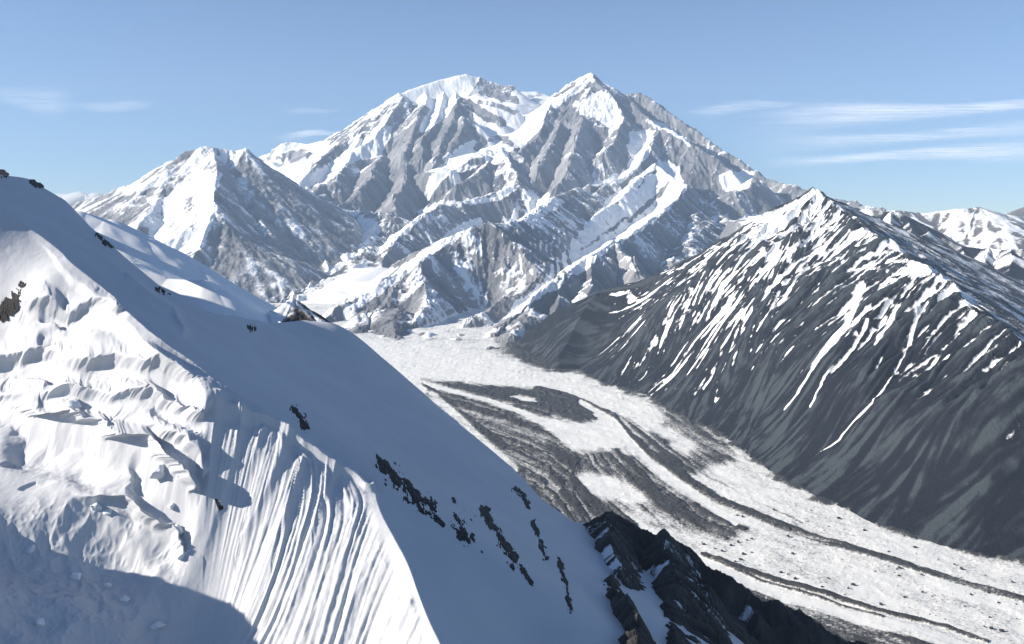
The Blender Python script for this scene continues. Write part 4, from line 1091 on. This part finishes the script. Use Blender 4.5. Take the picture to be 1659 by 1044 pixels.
# ------------------------------------------------------------------ clouds
def build_clouds():
    k = NT('ice_cloud')
    t = k.t
    geo = k.pos()
    nm = k.node('ShaderNodeMapping', {'Vector': geo, 'Scale': (1 / 7000.0, 1 / 1100.0, 1 / 1100.0)}).outputs[0]
    n = k.noise(1.0, 6, 0.65, nm, 0.6)
    a = k.math('MULTIPLY', k.attr('thick'), k.node('ShaderNodeMapRange', {'Value': n, 'From Min': 0.34, 'From Max': 0.85}).outputs[0], clamp=True)
    tl = k.node('ShaderNodeBsdfTranslucent', {'Color': (0.9, 0.9, 0.9, 1)})
    df = k.node('ShaderNodeBsdfDiffuse', {'Color': (0.9, 0.9, 0.9, 1)})
    mx = k.node('ShaderNodeAddShader', {0: tl.outputs[0], 1: df.outputs[0]})
    tr = k.node('ShaderNodeBsdfTransparent')
    fin = k.node('ShaderNodeMixShader', {0: a, 1: tr.outputs[0], 2: mx.outputs[0]})
    t.links.new(fin.outputs[0], k.n['Material Output'].inputs['Surface'])
    STREAKS = [(1095, 184, 1310, 164, 9, 0.5, 'short thin cloud streak highest of those right of the pointed summit'),
               (1170, 200, 1760, 163, 22, 0.75, 'widest cloud streak, second from the top right of the summits'),
               (1165, 238, 1760, 205, 20, 0.5, 'faint middle cloud streak right of the summits'),
               (1190, 264, 1760, 240, 17, 0.75, 'lowest cloud streak on the right, just above the hills'),
               (-60, 152, 130, 166, 20, 0.35, 'pale cloud streak at the left edge of the sky'),
               (90, 171, 260, 173, 8, 0.22, 'faint thin cloud streak right of the pale one at left'),
               (430, 224, 560, 213, 6, 0.45, 'short bright cloud streak just left of the snow dome'),
               (450, 183, 560, 177, 6, 0.2, 'faintest cloud wisp above the short bright one')]
    for q, (x0, y0, x1, y1, th, al, lab) in enumerate(STREAKS):
        H = 9000.0
        nu, nv = 60, 12
        u = np.linspace(0, 1, nu); v = np.linspace(-1, 1, nv)
        U, V = np.meshgrid(u, v)
        px = x0 + (x1 - x0) * U
        py = y0 + (y1 - y0) * U + V * th * 1.35 * (0.75 + 0.35 * np.sin(5 * U + q)) + 2.0 * np.sin(9 * U + 2 * q)
        Y = H / ((HY - py) / FPX)
        P = np.stack(W(px, py, Y), -1)
        edge = (1 - V ** 2) ** 2 * sstep(0, 0.45, U) * sstep(1, 0.7, U)
        lens = 120 * np.clip(edge, 0, 1)
        top = P.copy(); top[..., 2] += lens; bot = P.copy(); bot[..., 2] -= lens
        f = grid_faces(nv, nu)
        co = np.concatenate([top.reshape(-1, 3), bot.reshape(-1, 3)])
        fb = f[:, ::-1] + nu * nv
        o = mesh_np('cloud', co, np.concatenate([f, fb]), k.m, {'thick': np.concatenate([edge.ravel(), edge.ravel()]) * al * 0.95})
        tag(o, lab, 'cloud', 'thing', 'thin cloud streaks in the blue sky')
    # low bank of white cloud beyond the left mountain
    import bmesh
    k = NT('white_cloud')
    lw = k.node('ShaderNodeLayerWeight', {'Blend': 0.35}).outputs['Facing']
    n = k.noise(1 / 500.0, 5, 0.6, k.pos())
    a = k.math('MULTIPLY', k.math('SUBTRACT', 1.0, lw), k.math('ADD', n, 0.6), clamp=True)
    tl = k.node('ShaderNodeBsdfTranslucent', {'Color': (0.9, 0.9, 0.9, 1)})
    df = k.node('ShaderNodeBsdfDiffuse', {'Color': (0.92, 0.92, 0.92, 1)})
    mx = k.node('ShaderNodeMixShader', {0: 0.6, 1: tl.outputs[0], 2: df.outputs[0]})
    fin = k.node('ShaderNodeMixShader', {0: a, 1: k.node('ShaderNodeBsdfTransparent').outputs[0], 2: mx.outputs[0]})
    k.t.links.new(fin.outputs[0], k.n['Material Output'].inputs['Surface'])
    for name, lumps, lab in (('cloud', [(90, 335, 26), (125, 330, 22), (158, 328, 20), (190, 322, 16), (60, 345, 30), (220, 312, 13)], 'white cloud bank low behind the left end of the near ridge'),
                             ('cloud', [(248, 296, 14), (268, 286, 15), (284, 272, 14), (296, 262, 9)], 'white cloud puff clinging to the left shoulder of the grey mountain')):
        bm = bmesh.new()
        for px, py, r in lumps:
            x, y, z = W(px, py, 29500.0)
            b = bmesh.ops.create_icosphere(bm, subdivisions=4, radius=r / FPX * y)
            for vv in b['verts']:
                vv.co.x = vv.co.x * 1.5 + x; vv.co.y += y; vv.co.z = vv.co.z * 0.8 + z
        co = np.array([vv.co[:] for vv in bm.verts])
        d = fbm(co[:, 0] + co[:, 1] * .5, co[:, 2] - co[:, 1] * .3, 400, 4, 2, 0.6)
        for vv, e in zip(bm.verts, d):
            vv.co.z += 130 * e; vv.co.x += 90 * e
        me = bpy.data.meshes.new(name); bm.to_mesh(me); bm.free()
        me.materials.append(k.m); me.polygons.foreach_set('use_smooth', np.ones(len(me.polygons), bool))
        o = bpy.data.objects.new(name, me); COL.objects.link(o)
        tag(o, lab, 'cloud', 'thing')


build_main()
build_left()
build_dark()
build_hills()
build_glacier()
build_snow_ridge()
build_buttress()
build_ground()
build_outcrops()
build_ice_blocks()
build_boulders()
build_clouds()
build_haze()
